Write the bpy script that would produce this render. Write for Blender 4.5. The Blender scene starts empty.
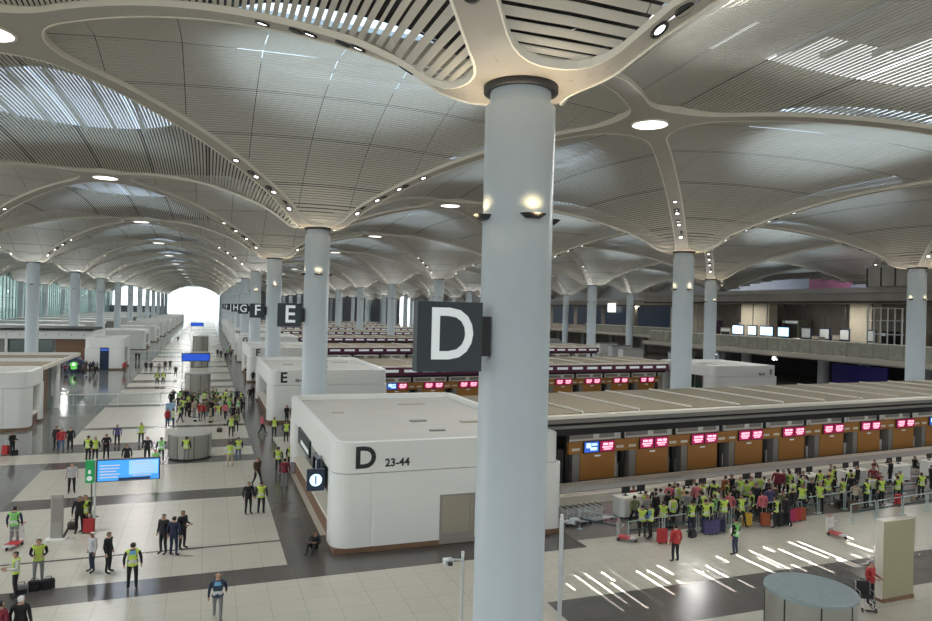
WORLD = 3.2
CROWN = 2050
UP = 250
EXPO = -0.3
SUNP = 1.6e7
GLOWP = 310
OPENZ = 10
import bpy, bmesh, math, random
from mathutils import Vector, Matrix
random.seed(11)
S = bpy.context.scene
COL = S.collection
PI = math.pi
# ------------------------------------------------------------------ helpers
def link(o):
    COL.objects.link(o); return o
def tag(o, label=None, cat=None, group=None, kind=None):
    if label: o['label'] = label
    if cat: o['category'] = cat
    if group: o['group'] = group
    if kind: o['kind'] = kind
    return o
def empty(name, loc=(0, 0, 0), rz=0.0, label=None, cat=None, group=None):
    o = bpy.data.objects.new(name, None); link(o)
    o.location = loc; o.rotation_euler = (0, 0, rz)
    return tag(o, label, cat, group)
MATS = {}
def mat(name, col, rough=0.6, metal=0.0, emit=None, estr=0.0, noise=0.0, nscale=5.0, spec=0.5, bump=0.0, trans=0.0):
    if name in MATS: return MATS[name]
    m = bpy.data.materials.new(name); m.use_nodes = True; MATS[name] = m
    nt = m.node_tree; b = nt.nodes['Principled BSDF']
    b.inputs['Base Color'].default_value = (*col, 1)
    b.inputs['Roughness'].default_value = rough
    b.inputs['Metallic'].default_value = metal
    b.inputs['Specular IOR Level'].default_value = spec
    if emit:
        b.inputs['Emission Color'].default_value = (*emit, 1)
        b.inputs['Emission Strength'].default_value = estr
    if noise or bump:
        tc = nt.nodes.new('ShaderNodeTexCoord'); n = nt.nodes.new('ShaderNodeTexNoise')
        n.inputs['Scale'].default_value = nscale; n.inputs['Detail'].default_value = 4
        nt.links.new(tc.outputs['Object'], n.inputs['Vector'])
        if noise:
            r = nt.nodes.new('ShaderNodeMix'); r.data_type = 'RGBA'
            r.inputs[6].default_value = (*[max(0, c*(1-noise)) for c in col], 1)
            r.inputs[7].default_value = (*[min(1, c*(1+noise)) for c in col], 1)
            nt.links.new(n.outputs['Fac'], r.inputs[0]); nt.links.new(r.outputs[2], b.inputs['Base Color'])
        if bump:
            bp = nt.nodes.new('ShaderNodeBump'); bp.inputs['Strength'].default_value = bump
            nt.links.new(n.outputs['Fac'], bp.inputs['Height']); nt.links.new(bp.outputs['Normal'], b.inputs['Normal'])
    if trans:
        out = nt.nodes['Material Output']; t = nt.nodes.new('ShaderNodeBsdfTranslucent'); mx = nt.nodes.new('ShaderNodeMixShader')
        t.inputs['Color'].default_value = (*col, 1); mx.inputs[0].default_value = trans
        nt.links.new(b.outputs[0], mx.inputs[1]); nt.links.new(t.outputs[0], mx.inputs[2]); nt.links.new(mx.outputs[0], out.inputs['Surface'])
    return m
def glass(name, col, alpha=0.25, rough=0.05):
    if name in MATS: return MATS[name]
    m = bpy.data.materials.new(name); m.use_nodes = True; MATS[name] = m
    nt = m.node_tree; out = nt.nodes['Material Output']; nt.nodes.remove(nt.nodes['Principled BSDF'])
    t = nt.nodes.new('ShaderNodeBsdfTransparent'); t.inputs['Color'].default_value = (*col, 1)
    g = nt.nodes.new('ShaderNodeBsdfGlossy'); g.inputs['Roughness'].default_value = rough; g.inputs['Color'].default_value = (.8, .85, .85, 1)
    mx = nt.nodes.new('ShaderNodeMixShader'); mx.inputs[0].default_value = alpha
    nt.links.new(t.outputs[0], mx.inputs[1]); nt.links.new(g.outputs[0], mx.inputs[2]); nt.links.new(mx.outputs[0], out.inputs['Surface'])
    return m
class MB:
    """collects boxes, tubes, discs into one mesh with material slots"""
    def __init__(s): s.v = []; s.f = []; s.m = []; s.sm = []; s.mats = []
    def mi(s, m):
        if m not in s.mats: s.mats.append(m)
        return s.mats.index(m)
    def add(s, vs, fs, m, smooth=False):
        o = len(s.v); k = s.mi(m); s.v += [tuple(v) for v in vs]
        for f in fs: s.f.append([o+i for i in f]); s.m.append(k); s.sm.append(smooth)
    def box(s, x0, x1, y0, y1, z0, z1, m, M=None):
        vs = [Vector((x, y, z)) for z in (z0, z1) for y in (y0, y1) for x in (x0, x1)]
        if M: vs = [M @ v for v in vs]
        s.add(vs, [(0, 2, 3, 1), (4, 5, 7, 6), (0, 1, 5, 4), (2, 6, 7, 3), (0, 4, 6, 2), (1, 3, 7, 5)], m)
    def bbox(s, x0, x1, y0, y1, z0, z1, m, r=0.03, seg=3):
        """box with rounded vertical edges"""
        pts = []
        for cx, cy, a0 in ((x1-r, y1-r, 0), (x0+r, y1-r, 90), (x0+r, y0+r, 180), (x1-r, y0+r, 270)):
            for i in range(seg+1):
                a = math.radians(a0+90*i/seg); pts.append((cx+r*math.cos(a), cy+r*math.sin(a)))
        s.prism(pts, z0, z1, m)
    def prism(s, pts, z0, z1, m, smooth=False):
        n = len(pts)
        vs = [(p[0], p[1], z0) for p in pts]+[(p[0], p[1], z1) for p in pts]
        s.add(vs, [(i, (i+1) % n, n+(i+1) % n, n+i) for i in range(n)], m, smooth)
        s.add([(p[0], p[1], z0) for p in pts], [tuple(range(n))[::-1]], m); s.add([(p[0], p[1], z1) for p in pts], [tuple(range(n))], m)
    def tube(s, a, b, r, m, n=8, r2=None):
        a = Vector(a); b = Vector(b); d = (b-a).normalized(); r2 = r if r2 is None else r2
        u = d.cross(Vector((0, 0, 1)) if abs(d.z) < .9 else Vector((1, 0, 0))).normalized(); w = d.cross(u)
        vs = []
        for p, q in ((a, r), (b, r2)):
            for i in range(n):
                t = 2*PI*i/n; vs.append(p+u*math.cos(t)*q+w*math.sin(t)*q)
        s.add(vs, [(i, (i+1) % n, n+(i+1) % n, n+i) for i in range(n)], m, n > 6)
        s.add(vs[:n], [tuple(range(n))[::-1]], m); s.add(vs[n:], [tuple(range(n))], m)
    def path(s, pts, r, m, n=6):
        for a, b in zip(pts[:-1], pts[1:]): s.tube(a, b, r, m, n)
    def lathe(s, prof, m, n=32, cx=0, cy=0, smooth=True):
        vs = []
        for r, z in prof:
            for i in range(n):
                t = 2*PI*i/n; vs.append((cx+r*math.cos(t), cy+r*math.sin(t), z))
        fs = [(k*n+i, k*n+(i+1) % n, (k+1)*n+(i+1) % n, (k+1)*n+i) for k in range(len(prof)-1) for i in range(n)]
        s.add(vs, fs, m, smooth)
    def disc(s, c, r, m, n=24, up=False, normal=None):
        c = Vector(c)
        nn = Vector(normal) if normal else Vector((0, 0, 1 if up else -1))
        u = nn.cross(Vector((0, 1, 0)) if abs(nn.y) < .9 else Vector((1, 0, 0))).normalized(); w = nn.cross(u)
        s.add([c+u*r*math.cos(2*PI*i/n)+w*r*math.sin(2*PI*i/n) for i in range(n)], [tuple(range(n))], m)
    def mesh(s, name):
        me = bpy.data.meshes.new(name); me.from_pydata(s.v, [], s.f)
        for m in s.mats: me.materials.append(m)
        me.polygons.foreach_set('material_index', s.m); me.polygons.foreach_set('use_smooth', s.sm)
        me.update(); return me
    def build(s, name, parent=None, loc=None, rz=None):
        o = bpy.data.objects.new(name, s.mesh(name)); link(o)
        if parent: o.parent = parent
        if loc: o.location = loc
        if rz is not None: o.rotation_euler = (0, 0, rz)
        return o
def children(o): return [c for c in bpy.data.objects if c.parent == o]
def copy_tree(o, parent=None):
    c = o.copy(); link(c)
    c.parent = parent
    for ch in list(o.children): copy_tree(ch, c)
    return c
def text_mesh(txt, size, m, extrude=0.02, bold=0.0, align='CENTER'):
    cu = bpy.data.curves.new('txt', 'FONT'); cu.body = txt; cu.size = size; cu.extrude = extrude; cu.offset = bold
    cu.align_x = align; cu.align_y = 'CENTER'; cu.resolution_u = 4
    t = bpy.data.objects.new('txt', cu); link(t)
    bpy.context.view_layer.update()
    me = bpy.data.meshes.new_from_object(t.evaluated_get(bpy.context.evaluated_depsgraph_get()))
    bpy.data.objects.remove(t); bpy.data.curves.remove(cu)
    me.materials.clear(); me.materials.append(m)
    return me
def text_obj(name, txt, size, m, loc, rot, parent, extrude=0.02, bold=0.0, align='CENTER', sx=1.0):
    me = text_mesh(txt, size, m, extrude, bold, align); me.name = name
    o = bpy.data.objects.new(name, me); link(o); o.parent = parent; o.location = loc; o.rotation_euler = rot; o.scale = (sx, 1, 1)
    return o
# ------------------------------------------------------------------ camera
CAMZ = 11.0; F = 690.79
YAW, ROLL = 0.35690, 0.02508
cam = bpy.data.cameras.new('camera'); camo = bpy.data.objects.new('camera', cam); link(camo)
cam.sensor_fit = 'HORIZONTAL'; cam.sensor_width = 36; cam.lens = 36*F/932; cam.clip_end = 3000; cam.clip_start = .1
camo.location = (0, 0, CAMZ)
camo.matrix_world = Matrix.Translation((0, 0, CAMZ)) @ Matrix.Rotation(-YAW, 4, 'Z') @ Matrix.Rotation(PI/2, 4, 'X') @ Matrix.Rotation(ROLL, 4, 'Z')
S.camera = camo
S.view_settings.view_transform = 'Standard'; S.view_settings.look = 'None'; S.view_settings.gamma = 1; S.view_settings.use_curve_mapping = False
S.view_settings.exposure = EXPO
# ------------------------------------------------------------------ grid
X0, Y0, SX, SY = 7.571, 16.588, 33.291, 36.0
HC = CAMZ+5.9; HA = CAMZ+11.3
def node(i, j):
    x, y = X0+i*SX, Y0+j*SY
    if (i, j) == (2, 1): x -= 1.75; y += .9
    return Vector((x, y, 0))
def apex(i, j): return Vector((X0+(i+.5)*SX, Y0+(j+.5)*SY, 0))
# ------------------------------------------------------------------ materials
SLAT = mat('slat_white', (.80, .78, .72), .5, trans=.55)
RIB = mat('rib_beige', (.36, .335, .29), .5)
LIP = mat('lip_cream', (.78, .74, .64), .45)
DECK = mat('roof_deck_dark', (.035, .035, .04), .9)
COLM = mat('column_paint', (.50, .57, .605), .45, noise=.03, nscale=1.5)
DARK = mat('dark_metal', (.02, .02, .022), .5)
WARM = mat('warm_lamp', (1, .8, .5), .5, emit=(1, .78, .45), estr=7)
WHITEL = mat('white_lamp', (1, 1, 1), .5, emit=(1, .98, .93), estr=6)
GLOW = mat('disc_lamp', (1, 1, 1), .5, emit=(1, .99, .96), estr=4)
SKYG = glass('rooflight_glass', (.64, .77, .90), .04); SKYD = glass('rooflight_glass_dark', (.34, .42, .52), .04)
# ------------------------------------------------------------------ ceiling petals
def Rh(t):
    s = max(0., (t-.05)/.95); s = min(1, s)
    v = 1-(1-s)**2.2
    # soften start
    k = min(1, s/.12); v *= k*k*(3-2*k)*.5+.5*k if s < .12 else 1
    return HC+(HA-HC)*v
def Sf(a, b):
    a = abs(a); w = max(1e-4, 1-a); b = min(abs(b), w)
    return Rh(max(0, w-.02))+.95*w**1.5*(1-(b/w)**2)+.03
def petal_mesh(C, A1, A2, B1, B2, slatdir=0, HR=7.4):
    """diamond panel of the vault: A = column corners, B = vault crowns; local coords about C"""
    A = (A1-C, A2-C); B = (B1-C, B2-C)
    la = (A[0].length, A[1].length); lb = (B[0].length, B[1].length)
    def P(a, b): 
        v = A[0 if a < 0 else 1]*abs(a)+B[0 if b < 0 else 1]*abs(b); return v.x, v.y
    ua = A[1].normalized(); ub = B[1].normalized()
    LA = la[1]; LB = lb[1]
    mb = MB()
    # inner rounded outline in normalised space scaled by LA, LB (metres)
    d = .5
    corners = [(LA, 0), (0, LB), (-LA, 0), (0, -LB)]
    rr = [2.0, 3.9, 2.0, 3.9]
    inner = []; outer = []
    def off(c, k):   # corner inset point
        n = math.hypot(LA, LB); sn = LB/n; cs = LA/n
        return (c[0]-math.copysign(d/sn, c[0]), 0) if c[1] == 0 else (0, c[1]-math.copysign(d/cs, c[1]))
    ins = [off(c, 0) for c in corners]
    for k in range(4):
        p = Vector(ins[k]); pn = Vector(ins[(k+1) % 4]); pp = Vector(ins[k-1])
        d1 = (pp-p).normalized(); d2 = (pn-p).normalized()
        ang = d1.angle(d2); r = rr[k]; tl = r/math.tan(ang/2)
        f1 = p+d1*tl; f2 = p+d2*tl
        cen = p+(d1+d2).normalized()*(r/math.sin(ang/2))
        oc = Vector(corners[k]); od1 = (Vector(corners[k-1])-oc).normalized(); od2 = (Vector(corners[(k+1) % 4])-oc).normalized()
        o1 = oc+od1*((f1-oc).dot(od1)); o2 = oc+od2*((f2-oc).dot(od2))
        N = 10
        a1 = f1-cen; a2 = f2-cen
        for i in range(N+1):
            t = i/N
            v = a1.lerp(a2, t); th = t*a1.angle(a2)
            # rotate a1 to a2
            ax = a1.x*a2.y-a1.y*a2.x; sg = 1 if ax > 0 else -1
            c_, s_ = math.cos(th), math.sin(th)*sg
            v = Vector((a1.x*c_-a1.y*s_, a1.x*s_+a1.y*c_))
            inner.append(cen+v)
            outer.append(o1.lerp(oc, t*2) if t < .5 else oc.lerp(o2, t*2-1))
        # straight side to next corner
        q = Vector(ins[(k+1) % 4]); dq1 = (p-q).normalized()
        angn = (Vector(ins[(k+2) % 4])-q).normalized().angle(dq1); rn = rr[(k+1) % 4]
        g1 = q+dq1*(rn/math.tan(angn/2))
        oc2 = Vector(corners[(k+1) % 4])
        og1 = oc2+(oc-oc2).normalized()*((g1-oc2).dot((oc-oc2).normalized()))
        M_ = 14
        for i in range(1, M_):
            t = i/M_; inner.append(f2.lerp(g1, t)); outer.append(o2.lerp(og1, t))
    n = len(inner)
    def V(p, z): 
        x, y = P(p[0]/LA, p[1]/LB); return (x, y, z)
    def ringz(p):
        a, b = abs(p[0]/LA), abs(p[1]/LB); return Rh(max(0, min(1, (1-a+b)/2)))
    rows = []
    for t in (0, .5, 1): rows += [V(o.lerp(i_, t), ringz(o.lerp(i_, t))) for o, i_ in zip(outer, inner)]
    fs = [(k*n+i, k*n+(i+1) % n, (k+1)*n+(i+1) % n, (k+1)*n+i) for k in range(2) for i in range(n)]
    mb.add(rows, fs, RIB, True)
    # lip: vertical skirt and small flange
    def shrink(p, e):
        L = p.length; return p*(1-e/L)
    lip = [V(p, ringz(p)-.04) for p in inner]+[V(p, ringz(p)+.0) for p in inner]+[V(shrink(p, .07), ringz(p)-.04) for p in inner]+[V(shrink(p, .07), max(ringz(p)+.15, Sf(p[0]/LA, p[1]/LB)+.1)) for p in inner]
    fs = [(i, (i+1) % n, n+(i+1) % n, n+i) for i in range(n)]+[(i, (i+1) % n, 2*n+(i+1) % n, 2*n+i) for i in range(n)]+[(2*n+i, 2*n+(i+1) % n, 3*n+(i+1) % n, 3*n+i) for i in range(n)]
    mb.add(lip, fs, LIP, False)
    # slats
    pitch = .22; wd = .138; th = .035 if slatdir == 0 else .036
    ny = int(LA/pitch)
    for k in range(-ny, ny+1):
        y = k*pitch
        xs = []
        for i in range(n):
            p, q = inner[i], inner[(i+1) % n]
            if (p.x-y)*(q.x-y) < 0: xs.append(p.y+(q.y-p.y)*(y-p.x)/(q.x-p.x))
        if len(xs) < 2: continue
        lo, hi = min(xs)+.01, max(xs)-.01
        if hi-lo < .4: continue
        w2 = wd/2 if k % 20 else wd/2-.035
        # pieces split at joints
        cuts = [lo]+[c for c in [q*3.6+1.8 for q in range(-6, 6)] if lo+.3 < c < hi-.3]+[hi]
        for c0, c1 in zip(cuts[:-1], cuts[1:]):
            e0 = c0+(.018 if c0 != lo else 0); e1 = c1-(.018 if c1 != hi else 0)
            m = max(1, int((e1-e0)/1.3)); vs = []
            for j in range(m+1):
                x = e0+(e1-e0)*j/m; z = Sf(y/LA, x/LB)
                z0 = Sf((y-.02)/LA, x/LB); z1 = Sf((y+.02)/LA, x/LB); sl = (z1-z0)/.04*w2
                sl = max(-.15, min(.15, sl))
                for (yy, zz) in ((-w2, -sl), (w2, sl), (w2, sl+th), (-w2, -sl+th)):
                    X_, Y_ = P((y+yy)/LA, x/LB); vs.append((X_, Y_, z+zz+.05))
            fs = []
            for j in range(m):
                for q in range(4): fs.append((j*4+q, j*4+(q+1) % 4, j*4+4+(q+1) % 4, j*4+4+q))
            fs += [(0, 1, 2, 3), (m*4, m*4+3, m*4+2, m*4+1)]
            mb.add(vs, fs, SLAT)
    # dark roof deck with a round rooflight opening, closed with mullions
    nd = n
    rows = []; st = 6
    for k in range(st+1):
        t = k/st
        for o in outer:
            h = o.normalized()*HR; h = Vector((h.x, h.y*1.0))
            p = h.lerp(o, t); a, b = p.x/LA, p.y/LB
            rows.append(V(p, (Sf(a, b)+1.1)*(1-t)+t*(ringz(p)+1.3) if True else 0))
    fs = [(k*n+i, k*n+(i+1) % n, (k+1)*n+(i+1) % n, (k+1)*n+i) for k in range(st) for i in range(n)]
    mb.add(rows, fs, DECK)
    if HR < 9:      # kerb and flat glass pane
        rim = rows[:n]; ZG = HA+2.1; topr = [(x, y, ZG) for x, y, z in rim]
        mb.add(rim+topr, [(i, (i+1) % n, n+(i+1) % n, n+i) for i in range(n)], DECK); mb.add(topr, [tuple(range(n))], SKYG if slatdir else SKYD)
    for q in range(-3, 4):
        y = q*2.1; h = math.sqrt(max(0, HR*HR-y*y))
        vs = []
        for x in (-h, h):
            for (yy, zz) in ((-.09, 0), (.09, 0), (.09, .25), (-.09, .25)):
                X_, Y_ = P((y+yy)/LA, x/LB); vs.append((X_, Y_, HA+1.75+zz))
        mb.add(vs, [(0, 1, 5, 4), (1, 2, 6, 5), (2, 3, 7, 6), (3, 0, 4, 7)], COLM)
    return mb.mesh('ceiling')
def add_petal(me, C):
    o = bpy.data.objects.new('ceiling', me); link(o); o.location = C; o['kind'] = 'structure'
    return o
XM = [None, None]
I0, I1, J0, J1 = -2, 4, -1, 13
for i in range(I0, I1+1):
    for j in range(J0, J1+1):
        # X-line diamond between column (i,j) and (i+1,j), slats along Y ; Y-line diamond between (i,j),(i,j+1)
        for typ in (0, 1):
            if typ == 0:
                if i == I1: continue
                A1, A2 = Vector((X0+i*SX, Y0+j*SY, 0)), Vector((X0+(i+1)*SX, Y0+j*SY, 0)); n1, n2 = node(i, j), node(i+1, j)
                B1, B2 = apex(i, j-1), apex(i, j)
            else:
                if j == J1: continue
                A1, A2 = Vector((X0+i*SX, Y0+j*SY, 0)), Vector((X0+i*SX, Y0+(j+1)*SY, 0)); n1, n2 = node(i, j), node(i, j+1)
                B1, B2 = apex(i-1, j), apex(i, j)
            C = (A1+A2)/2
            # cull what the frame cannot show
            if i >= 4 and j < 1: continue
            if j < 0 and (i < -1 or i > 1): continue
            if (n1-A1).length > .01 or (n2-A2).length > .01:
                add_petal(petal_mesh(C, n1, n2, B1, B2, typ), C)
            elif (typ, i, j) == (0, 0, 0): add_petal(petal_mesh(C, A1, A2, B1, B2, typ, 10.6), C)  # rooflight opening widened here to let the added sun spot through
            else:
                if XM[typ] is None: XM[typ] = petal_mesh(C, A1, A2, B1, B2, typ)
                add_petal(XM[typ], C)
# ------------------------------------------------------------------ columns
def column_root():
    r = empty('column')
    m = MB(); m.lathe([(.97, 0), (.97, .35), (.92, .36), (.92, HC-.55), (.80, HC-.5), (.80, HC+.1)], COLM, 48); m.build('shaft', r)
    m = MB(); m.lathe([(.80, HC-.16), (.98, HC-.16), (.98, HC+.02), (.80, HC+.02)], DARK, 40); m.build('collar', r)
    for q in range(4):
        s = MB(); a = q*PI/2
        Rm = Matrix.Rotation(a, 4, 'Z') @ Matrix.Translation((0, -.90, 13.35))
        pts = [(.36*math.cos(t), -.32*math.sin(t)) for t in [PI*i/12 for i in range(13)]]
        vs = [Rm @ Vector((x, y, 0)) for x, y in [(p[0]*.55, p[1]*.55) for p in pts]]+[Rm @ Vector((x, y, .12)) for x, y in pts]
        nn = 13
        s.add(vs, [(k, k+1, nn+k+1, nn+k) for k in range(nn-1)]+[tuple(range(nn)), (nn-1, 0, nn, 2*nn-1)], DARK)
        so = s.build('sconce', r)
        l = MB(); l.add([Rm @ Vector((x*.75, y*.75, .1)) for x, y in pts], [tuple(range(nn))], WARM); l.build('lamp', so)
    return r
cproto = column_root()
LETTERS = 'DEFGHJKLMN'
first = True
for i in range(I0, I1+1):
    for j in range(0, J1+1):
        if i > 2 and j < 1: continue
        c = cproto if first else copy_tree(cproto); first = False
        p = node(i, j); c.location = (p.x, p.y, 0)
        side = {0: 'in the row with the hanging letter signs', -1: 'on the left side of the central aisle', -2: 'beside the left glass facade'}.get(i, 'among the check-in islands right of the letter signs')
        if (i, j) == (0, 0): lab = 'huge pale blue-grey round column in the foreground, beside the D sign'
        elif i == 0 and j < 6: lab = 'pale grey round column that holds the hanging %s letter sign' % LETTERS[j]
        elif (i, j) == (1, 1): lab = 'pale round column rising behind the D canopy, left of the white E block on the right'
        elif (i, j) == (2, 1): lab = 'rightmost pale round column, near the right edge in front of the mezzanine'
        elif (i, j) == (2, 2): lab = 'pale round column just right of and behind the white E block column'
        elif (i, j) == (-1, 3): lab = 'leftmost big round column on the left side, behind the low white kiosk'
        elif (i, j) == (-1, 4): lab = 'second round column on the left side, warmly lit by its sconce'
        else: lab = 'distant pale round ceiling column '+side
        tag(c, lab, 'column', 'round vault columns')
UPC = None
for i in range(I0, I1+1):
    for j in range(0, 14):
        if i > 2 and j < 1: continue
        p = node(i, j)
        for q in range(4 if (p.length < 120) else 2):
            a = q*PI/2 if p.length < 120 else q*PI
            L = bpy.data.lights.new('sconce_lamp', 'SPOT'); L.energy = UP*(1 if p.length < 120 else 5.5); L.spot_size = math.radians(140); L.spot_blend = .6; L.shadow_soft_size = .2; L.color = (1, .94, .85) if p.length < 120 else (.93, .98, 1)
            lo = bpy.data.objects.new('sconce_lamp', L); link(lo); lo.location = (p.x+1.22*math.sin(a), p.y-1.22*math.cos(a), 13.6)
            if p.length < 125:
                G_ = bpy.data.lights.new('sconce_glow', 'SPOT'); G_.energy = GLOWP; G_.color = (1, .72, .38); G_.shadow_soft_size = .1; G_.spot_size = math.radians(100); G_.spot_blend = 1
                go_ = bpy.data.objects.new('sconce_glow', G_); link(go_); go_.location = (p.x+1.33*math.sin(a), p.y-1.33*math.cos(a), 13.40); go_.rotation_euler = Vector((math.sin(a)*.55, -math.cos(a)*.55, -1)).to_track_quat('Z', 'Y').to_euler()
            lo.rotation_euler = Vector((-math.sin(a)*.45, math.cos(a)*.45, -1)).to_track_quat('Z', 'Y').to_euler()
# ------------------------------------------------------------------ crown lights
def crown():
    r = empty('crown_light')
    m = MB(); m.lathe([(1.0, 0), (1.12, 0), (1.12, .25), (1.0, .25)], LIP, 40); m.build('frame', r)
    m = MB(); m.disc((0, 0, .03), 1.02, GLOW, 36); m.build('diffuser', r)
    return r
cr = crown(); first = True
for i in range(I0, I1):
    for j in range(-1, J1):
        if j < 0 and i not in (-1, 0): continue
        if (i, j) == (0, -1) or (i, j) == (-1, -1): pass
        c = cr if first else copy_tree(cr); first = False
        p = apex(i, j); c.location = (p.x, p.y, HA-.08)
        lab = {(-1, 0): 'round white crown light at the upper left edge of the photo', (0, 0): 'round white crown light right of the big column', (-1, 1): 'round white crown light over the aisle, second from the camera', (-1, 2): 'round white crown light over the aisle, third from the camera'}.get((i, j), 'distant round white crown light where the ceiling ribs cross')
        tag(c, lab, 'ceiling light', 'round lights at the rib crossings')
        if j < 11:
            L = bpy.data.lights.new('crown_lamp', 'AREA'); L.shape = 'DISK'; L.size = 2.0; L.energy = CROWN; L.color = (1, .985, .96)
            lo = bpy.data.objects.new('crown_lamp', L); link(lo); lo.location = (p.x, p.y, HA-.35)
# ------------------------------------------------------------------ rib spotlights
def spot():
    r = empty('rib_spotlight')
    m = MB(); m.lathe([(.15, -.02), (.24, -.05), (.24, .05), (.15, .05)], DARK, 16); m.build('bezel', r)
    m = MB(); m.disc((0, 0, -.02), .15, WHITEL, 14); m.build('lens', r)
    return r
sp = spot(); cand = []
for i in range(I0, I1+1):
    for j in range(J0, J1+1):
        if j < 0: continue
        for di in (-.5, .5):
            for dj in (-.5, .5):
                A = node(i, j); B = apex(i+(0 if di > 0 else -1), j+(0 if dj > 0 else -1))
                for ti, t in enumerate((.145, .168, .215, .238, .29, .312, .37)):
                    if (i, j) == (0, 0) and (di < 0 and dj < 0) and t < .14: continue
                    if (i, j) == (0, 0) and (di < 0 and dj < 0) and t > .17: continue
                    p = A.lerp(B, t); z = Rh(t)
                    y = p.y*math.cos(YAW)+p.x*math.sin(YAW); x = p.x*math.cos(YAW)-p.y*math.sin(YAW)
                    if y < 3 or abs(x/y) > .74 or (z-CAMZ)/y > .5: continue
                    if p.x > 112: continue
                    cand.append((y, p.x, p.y, z-.02+.000*ti, math.atan2(B.y-A.y, B.x-A.x), (Rh(t+.02)-Rh(t-.02))/(.04*(B-A).length), ti % 2))
cand.sort()
sp2 = copy_tree(sp)
for ch in sp2.children:
    if ch.name.startswith('lens'): ch.data = ch.data.copy(); ch.data.materials[0] = mat('lens_unlit', (.05, .05, .05), .2)
u2 = [0, 0]
for k, (d, x, y, z, az, sl, off) in enumerate(cand[:300]):
    c = (sp2 if off else sp) if u2[off] == 0 else copy_tree(sp2 if off else sp); u2[off] = 1
    c.location = (x, y, z)
    n = Vector((math.cos(az), math.sin(az), sl)).normalized()
    c.rotation_euler = Vector((-sl*math.cos(az), -sl*math.sin(az), 1)).to_track_quat('Z', 'Y').to_euler()
    if off: tag(c, 'small unlit round spotlight in a dark ring, set in a curved ceiling rib', 'spotlight', 'unlit spotlights along the ceiling ribs')
    else: tag(c, 'small lit round spotlight in a dark ring, set in a curved ceiling rib', 'spotlight', 'lit spotlights along the ceiling ribs')
far = MB()
for (d, x, y, z, az, sl, off) in cand[300:900]:
    if off: continue
    far.disc((x, y, z-.04), .16, WHITEL, 8)
o = far.build('distant_spotlights'); tag(o, 'tiny bright spotlights dotted along the far ceiling ribs', 'spotlight', None, 'stuff')
# ------------------------------------------------------------------ floor
def floor_mat(name, c1, c2, rough, tile):
    m = bpy.data.materials.new(name); m.use_nodes = True; nt = m.node_tree; b = nt.nodes['Principled BSDF']
    tc = nt.nodes.new('ShaderNodeTexCoord')
    br = nt.nodes.new('ShaderNodeTexBrick'); br.offset = 0; br.inputs['Scale'].default_value = 1
    br.inputs['Brick Width'].default_value = tile; br.inputs['Row Height'].default_value = tile; br.inputs['Mortar Size'].default_value = .012
    br.inputs['Color1'].default_value = (*c1, 1); br.inputs['Color2'].default_value = (*c2, 1); br.inputs['Mortar'].default_value = (*[c*.72 for c in c1], 1)
    n = nt.nodes.new('ShaderNodeTexNoise'); n.inputs['Scale'].default_value = .35; n.inputs['Detail'].default_value = 6
    mx = nt.nodes.new('ShaderNodeMix'); mx.data_type = 'RGBA'; mx.blend_type = 'MULTIPLY'; mx.inputs[0].default_value = .5
    rp = nt.nodes.new('ShaderNodeMapRange'); rp.inputs['To Min'].default_value = .86; rp.inputs['To Max'].default_value = 1.08
    nt.links.new(tc.outputs['Object'], br.inputs['Vector']); nt.links.new(tc.outputs['Object'], n.inputs['Vector'])
    nt.links.new(n.outputs['Fac'], rp.inputs['Value']); nt.links.new(br.outputs['Color'], mx.inputs[6]); nt.links.new(rp.outputs['Result'], mx.inputs[7])
    nt.links.new(mx.outputs[2], b.inputs['Base Color'])
    b.inputs['Roughness'].default_value = rough; b.inputs['Specular IOR Level'].default_value = .5
    return m
FL = floor_mat('floor_light', (.565, .54, .46), (.55, .525, .445), .27, 1.2)
FD = floor_mat('floor_dark', (.115, .105, .095), (.10, .092, .085), .2, 1.2)
FG = floor_mat('floor_grey', (.20, .205, .19), (.185, .19, .18), .10, 1.2)
FQ = floor_mat('floor_queue', (.19, .17, .15), (.18, .16, .145), .2, 1.2)
lane = [(28.4, 30.1), (33.2, 33.4), (41.7, 43.7), (51.2, 53.3), (56.5, 59.8), (66.2, 67.3), (80.2, 81.8), (91, 92.3), (96.3, 99.2), (104, 107.5), (116.5, 118.5), (128, 131), (140, 142), (152, 155), (164, 166.5), (176, 179), (188, 190), (200, 204), (224, 228), (236, 238), (260, 264), (296, 300), (332, 336), (368, 372), (404, 408), (440, 444)]
xs = sorted([-400, -62, -9.8, 3.4, 5.3, 12.3, 16.2, 17, 130, 400])
ys = sorted(set([-60, 20.4, 23.4, 28.4, 30.1, 29.4, 41.7, 30.9, 33.5, 53.3, 56.5, 900]+[v for p in lane for v in p]))
fm = MB()
for x0, x1 in zip(xs[:-1], xs[1:]):
    for y0, y1 in zip(ys[:-1], ys[1:]):
        cx, cy = (x0+x1)/2, (y0+y1)/2
        inl = any(a < cy < b for a, b in lane)
        if cx < -9.8:
            m = FL if (cy < 28.4 or 30.1 < cy < 41.7 or 53.3 < cy < 56.5) else (FD if cy < 30.1 else FG)
        elif cx < 3.4: m = FD if inl else FL
        elif cx < 5.3: m = FL if cy < 28.4 else FD
        elif cx < 17:
            m = FD if (28.4 < cy < 30.9 or 30.6 < cy < 33.5) else (FL if cy < 60 else FD)
            if cx > 12.3 and 20.4 < cy < 23.4: m = FD
        else:
            m = FL if cy < 29.4 else FQ
            if 20.4 < cy < 23.4: m = FD
        fm.add([(x0, y0, 0), (x1, y0, 0), (x1, y1, 0), (x0, y1, 0)], [(0, 1, 2, 3)], m)
fo = fm.build('floor'); fo['kind'] = 'structure'
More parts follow.
